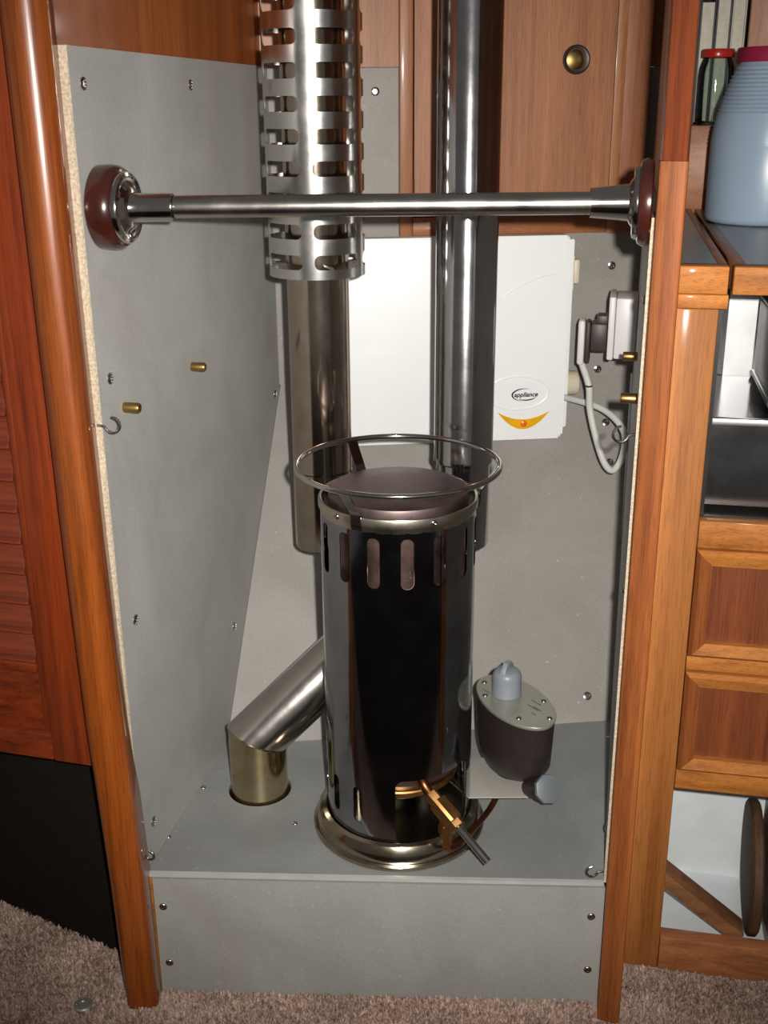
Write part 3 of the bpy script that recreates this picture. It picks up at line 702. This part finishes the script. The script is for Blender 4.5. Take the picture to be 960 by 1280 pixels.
# ------------------------------------------------------------------ stove
SX, SY = .019, 1.415
T0 = Matrix.Translation((SX, SY, 0))
sv = thing('diesel_stove', (SX, SY, HZ), 'tall cylindrical stainless cabin stove standing on the hearth', 'stove')
obj('base', lathe(T0, [(.085, HZ + .001), (.1245, HZ + .001), (.1258, HZ + .003), (.1258, HZ + .0075), (.1235, HZ + .0105), (.1215, HZ + .0108), (.1205, HZ + .012), (.1200, HZ + .018), (.1175, HZ + .0265), (.1130, HZ + .0325), (.1075, HZ + .0350), (.1060, HZ + .0345), (.1035, HZ + .030), (.101, HZ + .026), (.0985, HZ + .024), (.085, HZ + .0235)], 96), 'base', sv, 25)
obj('base_plate', lathe(T0, [(0, HZ + .022), (.100, HZ + .022), (.100, HZ + .025), (0, HZ + .025)], 72), 'base', sv)
R_ = .1045; cells = []
for k in range(15):
    c = 5.7 + 24 * k; cells.append((c - 12, c + 12, .600, .716, (c - 4.7, c + 4.7, .622, .6915, .0085)))
cells.append((0, 360, .385, .600, None))
cells.append((-10, -3.5, .2375, .385, None)); cells.append((-3.5, 74, .2375, .385, (-3.4, 66, .2378, .338, .012)))
a = 74
while a < 350 - .1:
    w = min(24, 350 - a); c = a + w / 2
    cells.append((a, a + w, .2375, .385, (c - 4, c + 4, .262, .318, .0075) if w > 20 else None)); a += w
shell('body', T0, R_, .0012, cells, 'stove', sv, 2.0, ((.2375, -1),))
obj('body_seam', hexa([T0 @ Vector((R_ * sin(radians(q)) * k, -R_ * cos(radians(q)) * k, z)) for z in (.39, .70) for (q, k) in ((30.6, .999), (31.0, 1.006), (31.2, 1.006), (31.4, .999))]), 'stove', sv)
obj('collar', lathe(T0, [(.1055, .7045), (.1068, .7048), (.1070, .7065), (.1070, .7150), (.1062, .7168), (.1045, .7172), (.1030, .7165), (.1020, .7150), (.1020, .690), (.1030, .690), (.1055, .7045)], 96), 'collar', sv)
for q in (24, 96, 168, 240, 312):
    a = radians(q); d = Vector((sin(a), -cos(a), 0)); inst('screw', SCREW_S, zto(T0 @ (d * .107 + Vector((0, 0, .7108))), d), sv)
obj('inner_liner', lathe(T0, [(.0905, .32), (.0905, .712), (.0895, .712), (.0895, .32)], 72), 'inner', sv)
o = obj('lid', lathe(T0, [(.090, .704), (.0925, .7045), (.0932, .7065), (.0935, .7215), (.0925, .7245), (.0885, .7262), (.050, .7275), (0, .728)], 96), 'lid', sv); o['label'] = 'heat-stained flat top plate'
fr = obj('fiddle_ring', tube([T0 @ Vector((.1345 * cos(2 * pi * k / 96), .1345 * sin(2 * pi * k / 96), .758)) for k in range(96)], .0036, 12, True), 'steel', sv)
for q in (-30, 90, 208):
    a = radians(q); d = Vector((sin(a), -cos(a), 0)); s = Vector((cos(a), sin(a), 0)); hw = .0075; bm = bmesh.new(); rows = []
    for r, z in ((.1345, .7555), (.1250, .742), (.1140, .7285), (.1085, .7205), (.1078, .706), (.1062, .700)):
        p = T0 @ (d * r + Vector((0, 0, z))); n_ = (d * .8 + Vector((0, 0, -.4))).normalized() * .0015
        rows.append([bm.verts.new(p - s * hw), bm.verts.new(p + s * hw), bm.verts.new(p + s * hw + n_), bm.verts.new(p - s * hw + n_)])
    for u, w in zip(rows, rows[1:]):
        for k in range(4): bm.faces.new((u[k], u[(k + 1) % 4], w[(k + 1) % 4], w[k]))
    bm.faces.new(rows[0]); bm.faces.new(rows[-1][::-1])
    obj('ring_bracket', bm, 'stove', sv)
# burner pot seen through the opening
pot = obj('burner_pot', lathe(T0, [(0, .286), (.070, .286), (.0745, .290), (.0760, .298), (.0760, .41), (.074, .41), (.074, .30), (0, .295)], 64), 'stove', sv)
obj('pot_rim', lathe(T0, [(.0760, .297), (.083, .297), (.0845, .299), (.0845, .305), (.083, .307), (.0760, .307)], 64), 'oldbrass', pot)
for q in (150, 270, 350):
    a = radians(q); d = Vector((sin(a), -cos(a), 0)); obj('pot_foot', tube([T0 @ (d * .06 + Vector((0, 0, HZ + .025))), T0 @ (d * .06 + Vector((0, 0, .287)))], .004, 10), 'screw', sv)
# fuel shut-off valve and copper pipe
def SP(q, r, z): a = radians(q); return T0 @ Vector((r * sin(a), -r * cos(a), z))
va = Vector((.060, 1.295, .315)); vd = Vector((.62, -.62, -.48)).normalized()
vv = thing('fuel_valve', (.075, 1.28, HZ + .05), 'small brass fuel valve with a steel lever at the stove opening', 'valve')
hexm = [(.011 * cos(pi / 3 * k), .011 * sin(pi / 3 * k)) for k in range(6)]
V0 = Vector((.0700, 1.3100, .306)); V1 = V0 + vd * .040
obj('valve_body', prism(zto(V0, vd, (0, 0, 1)), [(-.0085, -.0105), (.0085, -.0105), (.0115, -.007), (.0115, .007), (.0085, .0105), (-.0085, .0105), (-.0115, .007), (-.0115, -.007)], 0, .036, .0025), 'oldbrass', vv)
obj('union_nut', prism(zto(V0 - vd * .014, vd), [(.0105 * cos(pi / 3 * k), .0105 * sin(pi / 3 * k)) for k in range(6)], 0, .0138, .0015), 'oldbrass', vv)
obj('gland_nut', prism(zto(V0 + vd * .033, vd), hexm, 0, .012, .0012), 'oldbrass', vv)
obj('lever', tube([V0 + vd * .038, V0 + vd * .060, V0 + vd * .105], [.0052, .0055, .0055], 16), 'steel', vv)
obj('outlet', merge(lathe(zto(V0 + vd * .018 + Vector((0, 0, -.006)), (.02, -.04, -1)), [(0, 0), (.0085, 0), (.0085, .014), (.0105, .0145), (.0105, .026), (.0085, .0265), (.008, .046), (0, .046)], 6)), 'oldbrass', vv)
obj('feed_pipe', tube(catmull([V0 + vd * .004, V0 - vd * .022 + Vector((-.003, .004, .004)), Vector((.046, 1.335, .345)), Vector((.043, 1.350, .385))], 6), .0068, 14), 'copper', vv)
pipe_end = V0 + vd * .018 + Vector((.001, -.0015, -.047))
obj('fuel_pipe', tube(catmull([pipe_end, pipe_end + Vector((.004, .004, -.016)), pipe_end + Vector((.025, .030, -.020)), Vector((.150, 1.400, HZ + .022)), Vector((.172, 1.44, HZ + .036)), Vector((.18, 1.45, HZ + .06))], 8), .0042, 10), 'copper', vv)

# ------------------------------------------------------------------ fuel control valve on its bracket
PX, PY, PZ = .191, 1.455, .381
pu = thing('fuel_control', (PX, PY, HZ), 'black oval fuel control unit with grey knob right of the stove', 'control')
la = radians(-66.6); LU = Vector((cos(la), sin(la), 0)); LVv = Vector((-sin(la), cos(la), 0))
def oval(a, b, n=64): return [(a * cos(2 * pi * k / n), b * sin(2 * pi * k / n)) for k in range(n)]
PM = frame((PX, PY, 0), LU, LVv, (0, 0, 1))
def oval_loft(secs, n=64):
    bm = bmesh.new(); rings = [[bm.verts.new(PM @ Vector((x + ox, y + oy, z))) for x, y in oval(a, b, n)] for z, a, b, ox, oy in secs]
    for u, w in zip(rings, rings[1:]):
        for k in range(n): bm.faces.new((u[k], u[(k + 1) % n], w[(k + 1) % n], w[k]))
    bm.faces.new(rings[0][::-1]); bm.faces.new(rings[-1]); return bm
obj('housing', oval_loft([(.2660, .034, .028, -.008, 0), (.2740, .054, .036, -.004, 0), (.287, .069, .0415, -.001, 0), (.300, .0765, .0435, 0, 0), (.325, .0790, .044, 0, 0), (.376, .0825, .0455, 0, 0)]), 'pump', pu, 40)
obj('housing_foot', oval_loft([(.2562, .024, .018, -.008, -.004), (.262, .026, .020, -.008, -.004), (.2675, .032, .024, -.008, 0)]), 'pump', pu, 40)
tp = obj('cover_plate', oval_loft([(.3762, .0835, .0462, 0, 0), (.3800, .0845, .0470, 0, 0), (.3812, .0838, .0463, 0, 0)]), 'pump_top', pu, 50); tp['label'] = 'oval grey cover plate'
for (x, y) in ((-.066, -.016), (-.03, -.034), (.066, .018), (.048, -.022), (.02, .036)):
    inst('screw', SCREW_S, PM @ Matrix.Translation((x, y, .3812)), tp)
for (x, y, w, l) in ((.03, .012, .001, .022), (.036, .016, .001, .016), (.02, .024, .001, .02), (-.04, -.026, .0008, .016), (.046, .004, .001, .01)):
    obj('marking', box(PM @ Matrix.Translation((x, y, .3812)) @ Matrix.Rotation(.2, 4, 'Z'), (-l / 2, -w / 2, 0), (l / 2, w / 2, .0003)), 'ink', tp)
KM = Matrix.Translation((.180, 1.475, .3812))
kb = obj('knob', lathe(KM, [(0, 0), (.0215, 0), (.0222, .001), (.0215, .030), (.0205, .034), (.0175, .0385), (.014, .040), (0, .0405)], 40), 'grey_knob', pu)
obj('grip', prism(KM @ Matrix.Rotation(radians(60), 4, 'Z') @ Matrix.Rotation(radians(90), 4, 'X'), [(-.019, .030), (-.015, .044), (-.006, .052), (.006, .052), (.015, .044), (.019, .030)], -.0035, .0035, .001), 'grey_knob', kb)
# inlet strainer with octagonal cap
SM = zto((.222, 1.378, .281), (.36, -.80, .48))
obj('inlet_body', lathe(SM, [(0, -.03), (.014, -.03), (.015, .0), (.0185, .004), (.0185, .020), (.0, .020)], 24), 'pump', pu)
o = obj('strainer_cap', prism(SM @ Matrix.Rotation(radians(22.5), 4, 'Z'), [(.0215 * cos(pi / 4 * k), .0215 * sin(pi / 4 * k)) for k in range(8)], .0195, .0255, .0015), 'grey_cap', pu); o['label'] = 'octagonal grey cap'
# bracket
brk = obj('bracket', merge(box(frame((.115, 1.40, .2535), (1, .0, 0), (0, 1, 0), (0, 0, 1)), (0, -.006, 0), (.092, .10, .0022), .0006),
    box(frame((.1165, 1.394, .2535), (1, 0, 0), (0, 1, 0), (0, 0, 1)), (-.0015, 0, 0), (.0015, .05, .088), .0005)), 'alu', pu)
brk['label'] = 'bent metal mounting plate'

# ------------------------------------------------------------------ air pipe at lower left
ap = thing('air_duct', (-.196, 1.4975, HZ), 'mitred metal duct rising from the hearth to behind the stove', 'duct')
DR = .0437
Pm = Vector((-.196, 1.4975, .297)); Pe = Vector((-.0945, 1.538, .382)); dd = (Pe - Pm).normalized(); end = Pm + dd * .235
def mitre(bmlist=None):
    zax = Vector((0, 0, 1)); nrm = (dd + zax).normalized()      # mitre plane normal
    n = 64; side = zax.cross(dd).normalized(); fwd = side.cross(zax)
    lo, mi, hi = [], [], []; f2_ = side.cross(dd)
    for k in range(n):
        a = 2 * pi * k / n; o_ = (side * cos(a) + fwd * sin(a)) * DR; p = Vector((Pm.x, Pm.y, HZ - .03)) + o_
        t = (Pm - p).dot(nrm) / zax.dot(nrm); m_ = p + zax * t; lo.append(p); mi.append(m_)
        e = m_ + dd * ((end - m_).dot(dd)); hi.append(e)
    return lo, mi, hi
lo, mi, hi = mitre()
def loft(loops, cap=False):
    bm = bmesh.new(); rs = [[bm.verts.new(p) for p in l] for l in loops]; n = len(rs[0])
    for u, w in zip(rs, rs[1:]):
        for k in range(n): bm.faces.new((u[k], u[(k + 1) % n], w[(k + 1) % n], w[k]))
    return bm
obj('elbow', loft([lo, mi]), 'elbow', ap)
obj('pipe', loft([[m + (h - m).normalized() * .0002 for m, h in zip(mi, hi)], hi]), 'pipe', ap)
obj('weld_seam', tube([p + (p - Pm).normalized() * .0002 for p in mi], .0012, 6, True), 'elbow', ap)

# ------------------------------------------------------------------ white wall heater
HM = frame(BW(.126, 0).to_tuple(), BD, -BN, (0, 0, 1))       # x along wall from the heater's middle, y into the wall
wh = thing('wall_heater', HM @ Vector((0, -.04, .64)), 'white wall heater with amber crescent window on the grey back wall', 'heater')
def rrect(x0, x1, z0, z1, r, n=6):
    pts = []
    for cx, cz, a in ((x1 - r, z0 + r, -90), (x1 - r, z1 - r, 0), (x0 + r, z1 - r, 90), (x0 + r, z0 + r, 180)):
        for k in range(n + 1): t = radians(a + 90 * k / n); pts.append((cx + r * cos(t), cz + r * sin(t)))
    return pts
HF = HM @ Matrix.Rotation(radians(90), 4, 'X')     # local x along wall, y up, z towards the viewer
obj('back_case', prism(HF, rrect(-.19, .203, .648, .985, .002), .0005, .060, .002), 'white_case', wh)
obj('front_cover', prism(HF, rrect(-.205, .189, .636, .995, .008), .060, .090, .005, 3), 'white_case', wh)
LXc = .241 / BD.x - .126 / BD.x
def ell(cx, cy, a, b, n=64, t0=0, t1=360): return [(cx + a * cos(radians(t0 + (t1 - t0) * k / n)), cy + b * sin(radians(t0 + (t1 - t0) * k / n))) for k in range(n + 1)]
# embossed oval around the logo
obj('embossed_oval', tube([HF @ Vector((x, y, .0892)) for x, y in ell(LXc - .012, .722, .056, .030, 72)][:-1], .0022, 8, True, sy=1), 'white_case', wh)
def flat(poly, z0=.0899, z1=.0906): return prism(HF, poly, z0, z1)
# amber crescent
c_lo = [(LXc + .0475 * s, .6555 + .0325 * s * s) for s in [i / 16 for i in range(-16, 17)]]
c_hi = [(LXc + .0475 * s, .6735 + .0145 * s * s) for s in [i / 16 for i in range(16, -17, -1)]][1:-1]
o = obj('amber_window', prism(HF, c_lo + c_hi, .0899, .0912), 'amber', wh)
obj('lamp_lens', lathe(HF @ Matrix.Translation((LXc + .001, .6655, .0910)), [(.0062, 0), (.0055, .0015), (.003, .0026), (0, .003)], 24), 'amber_lamp', o)
# logo: lettering inside two swooshes
def crescent(cx, cy, a, b, t0, t1, w, n=40):
    out, inn = [], []
    for k in range(n + 1):
        f = k / n; t = radians(t0 + (t1 - t0) * f); ww = w * sin(pi * f) + .0002
        out.append((cx + a * cos(t), cy + b * sin(t))); inn.append((cx + (a - ww) * cos(t), cy + (b - ww * .8) * sin(t)))
    return out + inn[::-1]
obj('logo_swoosh', merge(flat(crescent(LXc - .0015, .7185, .0215, .0115, 60, 265, .0028)), flat(crescent(LXc + .004, .7165, .0185, .0090, 215, 345, .0026))), 'ink', wh)
def text_bm(body, size, mtx):
    cu = bpy.data.curves.new('t', 'FONT'); cu.body = body; cu.size = size; cu.align_x = 'CENTER'; cu.align_y = 'CENTER'; cu.extrude = .0003; cu.shear = .25; cu.offset = .0003
    to = bpy.data.objects.new('t', cu); COL.objects.link(to); bpy.context.view_layer.update()
    me = bpy.data.meshes.new_from_object(to.evaluated_get(bpy.context.evaluated_depsgraph_get()))
    bpy.data.objects.remove(to); bpy.data.curves.remove(cu)
    bm = bmesh.new(); bm.from_mesh(me); bpy.data.meshes.remove(me); bmesh.ops.transform(bm, matrix=mtx, verts=bm.verts); return bm
obj('lettering', text_bm('appliance', .0116, HF @ Matrix.Translation((LXc + .003, .7185, .0903))), 'ink', wh)
# light streak groove embossed on the cover
obj('embossed_curve', tube([HF @ Vector((x, y, .0893)) for x, y in [(.075 + .085 * s, .895 + .06 * s - .025 * s * s) for s in [i / 20 for i in range(21)]]], .0022, 8), 'white_case', wh)
for z in (.905, .722): inst('screw', SCREW_S, zto(HM @ Vector((.2025, -.035, z)), BD), wh)
kx = HM @ Vector((.203, -.030, .723)); km = zto(kx, BD)
o = obj('dial', lathe(km, [(0, 0), (.0235, 0), (.0235, .004), (.0225, .006), (.0225, .022), (.021, .0245), (0, .0245)], 28), 'cream', wh)
obj('switch', merge(box(HM, (.2028, -.050, .895), (.2085, -.018, .955), .002), box(HM, (.208, -.046, .905), (.2195, -.024, .948), .004)), 'cream', wh)

# ------------------------------------------------------------------ mains socket, plug and cable
sy_ = 1.86
WM = frame(RW(sy_, 0).to_tuple(), RD, (0, 0, 1), RN)         # x deeper, y up, z away from the right board
so = thing('mains_socket', WM @ Vector((0, .855, 0)), 'white mains socket box on the right grey board', 'socket')
obj('back_box', box(WM, (-.043, .808, .0005), (.043, .908, .036), .003), 'white_plastic', so)
obj('face_plate', box(WM, (-.044, .806, .0362), (.044, .910, .047), .003), 'white_plastic', so)
pg = thing('power_plug', WM @ Vector((0, .80, .05)), 'dark angled plug with white cable looping down to the heater', 'plug')
obj('plug_body', merge(box(WM, (-.022, .815, .0475), (.022, .862, .075), .004), box(WM, (-.016, .855, .0475), (.016, .875, .066), .003)), 'plug_dark', pg)
obj('plug_arm', box(WM, (-.018, .792, .0752), (.018, .864, .084), .004), 'plug_dark', pg)
obj('plug_cover', box(WM, (-.019, .790, .0842), (.019, .866, .096), .005), 'white_plastic', pg)
pk = WM @ Vector((0, .795, .0895))
cp = [pk] + [Vector(p) for p in ((.349, 1.86, .755), (.353, 1.86, .715), (.364, 1.85, .668), (.379, 1.84, .625), (.395, 1.84, .611), (.411, 1.85, .631), (.416, 1.86, .666), (.406, 1.88, .687), (.387, 1.91, .700), (.364, 1.94, .704), (.338, 1.97, .705), (.322, 1.985, .706))]
obj('cable', tube(catmull(cp, 8), .0058, 12), 'cable', pg)
obj('cable_band', tube([Vector((.3490, 1.86, .7565)), Vector((.3490, 1.86, .7535))], .0062, 12), 'ink', pg)

# ------------------------------------------------------------------ brass sleeves and cup hooks
def sleeve(p, n_, label):
    o = obj('brass_sleeve', lathe(zto(p, n_), [(0, -.0005), (.0062, -.0005), (.0066, .001), (.0066, .0185), (.0058, .0205), (.0040, .0205), (.0038, .012), (0, .012)], 24), 'brass')
    tag(o, label, 'sleeve', 'brass sleeves on the lining boards')
sleeve(LW(1.581, .854), LN, 'short brass sleeve on left grey board, the higher and deeper one')
sleeve(LW(1.354, .853), LN, 'short brass sleeve on left grey board, just below a screw')
sleeve(RW(1.60, .860), RN, 'short brass sleeve on right board directly under the mains socket')
sleeve(RW(1.36, .858), RN, 'short brass sleeve on right board just above the upper hook')
def hook(p, n_, fwd_, label, s=1.0):
    """open cup hook: shank leaves the surface along n_, hook opens upwards"""
    n_ = Vector(n_).normalized(); z = Vector((0, 0, 1)); R = .0095 * s
    c = p + n_ * (.008 + R) + z * .001; pts = [p - n_ * .001, p + n_ * .004]
    for k in range(15):
        a = radians(195 + 255 * k / 14); pts.append(c + n_ * R * cos(a) + z * R * sin(a) + Vector(fwd_) * .0)
    o = obj('cup_hook', tube(pts, .0017, 10), 'screw'); tag(o, label, 'hook', 'cup hooks at the alcove edges')
hook(LW(1.2885, .8475, -.004), (.98, -.12, 0), (0, 0, 0), 'steel cup hook halfway up the left board edge')
hook(LW(1.2885, .240, -.002), (.9, -.3, 0), (0, 0, 0), 'steel cup hook low on left board edge just above hearth', .7)
hook(RW(1.268, .838, .001), (-.98, -.12, 0), (0, 0, 0), 'steel cup hook on right edge below the brass sleeve')
hook(RW(1.268, .222, .001), (-.98, -.12, 0), (0, 0, 0), 'steel cup hook at right edge near the hearth front', .85)

# ------------------------------------------------------------------ galley unit on the right
UW = .36
gc = thing('galley_cabinet', GM @ Vector((.15, .1, 0)), 'teak galley cabinet with two panelled drawers and an open locker', 'cabinet')
def gb(name, lo, hi, mat, par=gc, bevel=.002): return obj(name, box(GM, lo, hi, bevel), mat, par)
gb('stile', (-.0105, 0, .004), (.050, .022, .974), 'stile')
gb('top_block', (-.0110, -.004, .9745), (.0595, .03, .9915), 'rail_wood')
gb('rail', (.0505, .001, .6705), (UW, .022, .707), 'rail_wood')
gb('rail', (.0505, .001, .4965), (UW, .022, .5185), 'rail_wood')
gb('rail', (.0505, .001, .3130), (UW, .022, .3455), 'rail_wood')
gb('rail', (.0505, .001, .002), (UW, .024, .060), 'locker_h')
gb('stile', (.30, .0, .0605), (UW, .021, .3125), 'stile')
gb('side_panel', (-.0100, .0225, .004), (-.004, .60, .974), 'stile')
def mould(u0, u1, z0, z1, w, par):
    """four mitred beads, proud at the outside and sloping to the panel"""
    c = [(u0, z0), (u1, z0), (u1, z1), (u0, z1)]; ci = [(u0 + w, z0 + w), (u1 - w, z0 + w), (u1 - w, z1 - w), (u0 + w, z1 - w)]; ch = [(u0 + .005, z0 + .005), (u1 - .005, z0 + .005), (u1 - .005, z1 - .005), (u0 + .005, z1 - .005)]
    for k in range(4):
        l = (k + 1) % 4; bm = bmesh.new(); g = .00015
        def p(q, y): return bm.verts.new(GM @ Vector((q[0], y, q[1])))
        A_ = [p(c[k], .014), p(c[k], -.004), p(ch[k], -.0095), p(ci[k], -.0055), p(ci[k], .014)]; B_ = [p(c[l], .014), p(c[l], -.004), p(ch[l], -.0095), p(ci[l], -.0055), p(ci[l], .014)]
        for i in range(5): bm.faces.new((A_[i], A_[(i + 1) % 5], B_[(i + 1) % 5], B_[i]))
        bm.faces.new(A_); bm.faces.new(B_[::-1])
        obj('bead', bm, 'rail_wood' if k % 2 == 0 else 'post_right', par, 20)
for (z0, z1, lb_) in ((.519, .670, 'upper panelled drawer front'), (.346, .496, 'lower panelled drawer front')):
    dw = obj('drawer', box(GM, (.068, .004, z0 + .018), (UW - .022, .016, z1 - .018), .0), 'drawer_panel', gc); dw['label'] = lb_
    mould(.0508, UW - .002, z0 + .0003, z1 - .0003, .0205, dw)
# open locker: white lining, dark upright panel
gb('white_lining', (-.0035, .216, .004), (.222, .222, .34), 'white_liner', gc, .0)
gb('white_lining', (.2225, .216, .004), (UW, .222, .34), 'laminate', gc, .0)
gb('dark_panel', (.208, .03, .0205), (.218, .199, .245), 'drawer_panel', gc, .0)  # dark upright panel at the right of the locker
gb('locker_floor', (-.0035, .0245, .012), (UW, .2155, .020), 'white_liner', gc, .0)
# diagonal batten
b0, b1 = GM @ Vector((.010, .052, .168)), GM @ Vector((.166, .052, .047))
bd = (b1 - b0).normalized(); bdep = (GV - bd * GV.dot(bd)).normalized()
bt = obj('wooden_batten', box(frame(b0, bd, bdep, bd.cross(bdep)), (0, -.020, -.0105), ((b1 - b0).length, .018, .0105), .0015), 'strut')
tag(bt, 'diagonal wooden batten across the open white locker', 'batten')
# round wooden board on edge
dm = zto(GM @ Vector((.184, .110, .1215)), GU + GV * -.03 + Vector((0, 0, .03)))
rbd = thing('round_board', GM @ Vector((.184, .108, .021)), 'round weathered wooden board standing on edge in the open locker', 'board')
obj('disc', lathe(dm, [(0, -.008), (.096, -.008), (.100, -.005), (.100, .005), (.096, .008), (0, .008)], 64), 'old_wood', rbd)
# cooker recess
gb('recess_side', (.0505, .0225, .70), (.0565, .295, .985), 'galley_dark', gc, .0)
gb('recess_back', (.090, .295, .70), (UW, .301, .985), 'galley_steel', gc, .0)
gb('recess_lining', (.0505, .302, .70), (UW, .308, .985), 'galley_dark', gc, .0)
tray = gb('drip_tray', (.0572, .045, .826), (UW, .2945, .829), 'tray_steel', gc, .0)
obj('tray_lip', box(GM, (.0572, .036, .823), (UW, .046, .832), .0015), 'galley_steel', tray)
gb('apron', (.0572, .046, .715), (UW, .050, .8225), 'apron_steel', gc, .0)
gb('recess_floor', (.0505, .0225, .7005), (UW, .294, .707), 'galley_dark', gc, .0)
ck = thing('cooker', GM @ Vector((.23, .15, .83)), 'stainless galley cooker at the right edge under the worktop', 'cooker')
obj('oven_body', box(GM, (.122, .03, .858), (UW, .215, .958), .004), 'galley_steel', ck)
obj('top_trim', box(GM, (.120, .027, .9585), (UW, .218, .966), .002), 'galley_dark', ck)
obj('bottom_trim', box(GM, (.120, .027, .850), (UW, .218, .8578), .002), 'galley_steel', ck)
for (x, y) in ((.15, .06), (.15, .19), (.33, .06), (.33, .19)):
    obj('foot', lathe(GM @ Matrix.Translation((x, y, .829)), [(0, .0), (.007, .0), (.007, .0208), (0, .0208)], 14), 'galley_dark', ck)

# worktops
def worktop(u0, u1, left_strip, right_strip, label):
    t = thing('worktop', GM @ Vector(((u0 + u1) / 2, .3, .992)), label, 'worktop')
    v1 = .80
    obj('core', box(GM, (u0 + .001, .0225, .992), (u1 - .001, v1, 1.0228)), 'rail_wood', t)
    a = u0 + (.016 if left_strip else 0); b = u1 - (.012 if right_strip else 0)
    obj('laminate', box(GM, (a, .0225, .9925), (b, v1, 1.0237)), 'laminate', t)
    obj('front_edging', box(GM, (u0, -.006, .9918), (u1, .022, 1.0245), .002), 'rail_wood', t)
    if left_strip: obj('side_edging', box(GM, (u0, .0222, .9922), (u0 + .0158, v1, 1.0242), .0012), 'locker_dark', t)
    if right_strip: obj('side_edging', box(GM, (u1 - .0118, .0222, .9922), (u1, v1, 1.0242), .0012), 'locker_dark', t)
    return t
worktop(-.0105, .0572, False, True, 'narrow strip of grey worktop against the tall teak post')
worktop(.0625, UW, True, False, 'grey worktop with wooden edging under the blue bottle')

# back of the galley: ledge, upper back board
lg = thing('back_ledge', GM @ Vector((.1, .82, 1.0)), 'teak ledge behind the worktop carrying jar and books', 'shelf')
obj('front_board', box(GM, (-.02, .801, 1.0), (.60, .815, 1.1675), .0015), 'locker_h', lg)
obj('shelf_board', box(GM, (-.02, .8155, 1.152), (.60, 1.10, 1.1675), .001), 'locker_h', lg)
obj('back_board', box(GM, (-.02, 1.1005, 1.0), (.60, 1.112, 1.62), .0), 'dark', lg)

# bottle
def lat_obj(nm, prof, c, mat, par, seg=56): return obj(nm, lathe(Matrix.Translation(c), prof, seg), mat, par, 60)
bc = (.612, 1.850, 1.0245)
bo = thing('plastic_bottle', bc, 'large blue grey plastic bottle with crimson cap on the worktop', 'bottle')
br = .092
prof = [(0, .0005), (br - .008, .0005), (br - .002, .004), (br, .010), (br, .118)]
for k in range(19):
    z = .120 + k * .006; q = (z - .12) / .112; rr = br - .030 * q ** 1.7
    prof += [(rr - .0006, z), (rr + .0005, z + .003)]
prof += [(.0600, .236), (.0590, .244)]
lat_obj('bottle_body', prof, bc, 'bottle', bo, 72)
o = lat_obj('cap', [(.0595, .2380), (.0635, .2380), (.0640, .2395), (.0640, .2575), (.0625, .2595), (0, .2595)], bc, 'cap_red', bo, 48); o['label'] = 'crimson screw cap'

# jar
jc = tuple(GM @ Vector((.0855, .868, 1.1677)))
jr = thing('glass_jar', jc, 'empty glass jar with red lid on the teak ledge', 'jar')
lat_obj('glass', [(0, .0005), (.026, .0005), (.0300, .003), (.0312, .008), (.0312, .085), (.0300, .098), (.0260, .110), (.0245, .114), (.0245, .122), (.0230, .122), (.0230, .113), (.0245, .109), (.0285, .097), (.0297, .085), (.0297, .008), (.028, .005), (0, .004)], jc, 'glass', jr, 48)
o = lat_obj('lid', [(.0255, .1145), (.0285, .1145), (.0290, .116), (.0290, .126), (.0275, .1285), (0, .128)], jc, 'lid_red', jr, 48); o['label'] = 'red screw lid'

# books
def book(u, w, h, cover, label, dv=.935):
    t = thing('book', GM @ Vector((u + w / 2, dv + .07, 1.1677)), label, 'book', 'books behind the jar')
    z0 = 1.1678
    obj('pages', box(GM, (u + .003, dv + .003, z0 + .004), (u + w - .003, dv + .14, z0 + h - .004), .0006), 'paper', t)
    obj('cover', box(GM, (u, dv, z0), (u + .0026, dv + .145, z0 + h), .0006), cover, t)
    obj('cover', box(GM, (u + w - .0026, dv, z0), (u + w, dv + .145, z0 + h), .0006), cover, t)
    obj('spine', box(GM, (u, dv + .1452, z0), (u + w, dv + .149, z0 + h), .0008), cover, t)
book(.0530, .0275, .215, 'cover_dark', 'pale paged book at the left end, behind the glass jar')
book(.0815, .0270, .235, 'cover_dark', 'pale paged book in the middle of the three')
book(.1095, .0250, .240, 'cover_pale', 'cream covered book at the right end beside the wooden board')
ub = thing('upright_board', GM @ Vector((.25, .86, 1.168)), 'upright teak board behind the bottle cap', 'board')
obj('board', box(GM, (.1395, .915, 1.1679), (.40, .935, 1.62), .002), 'locker', ub)
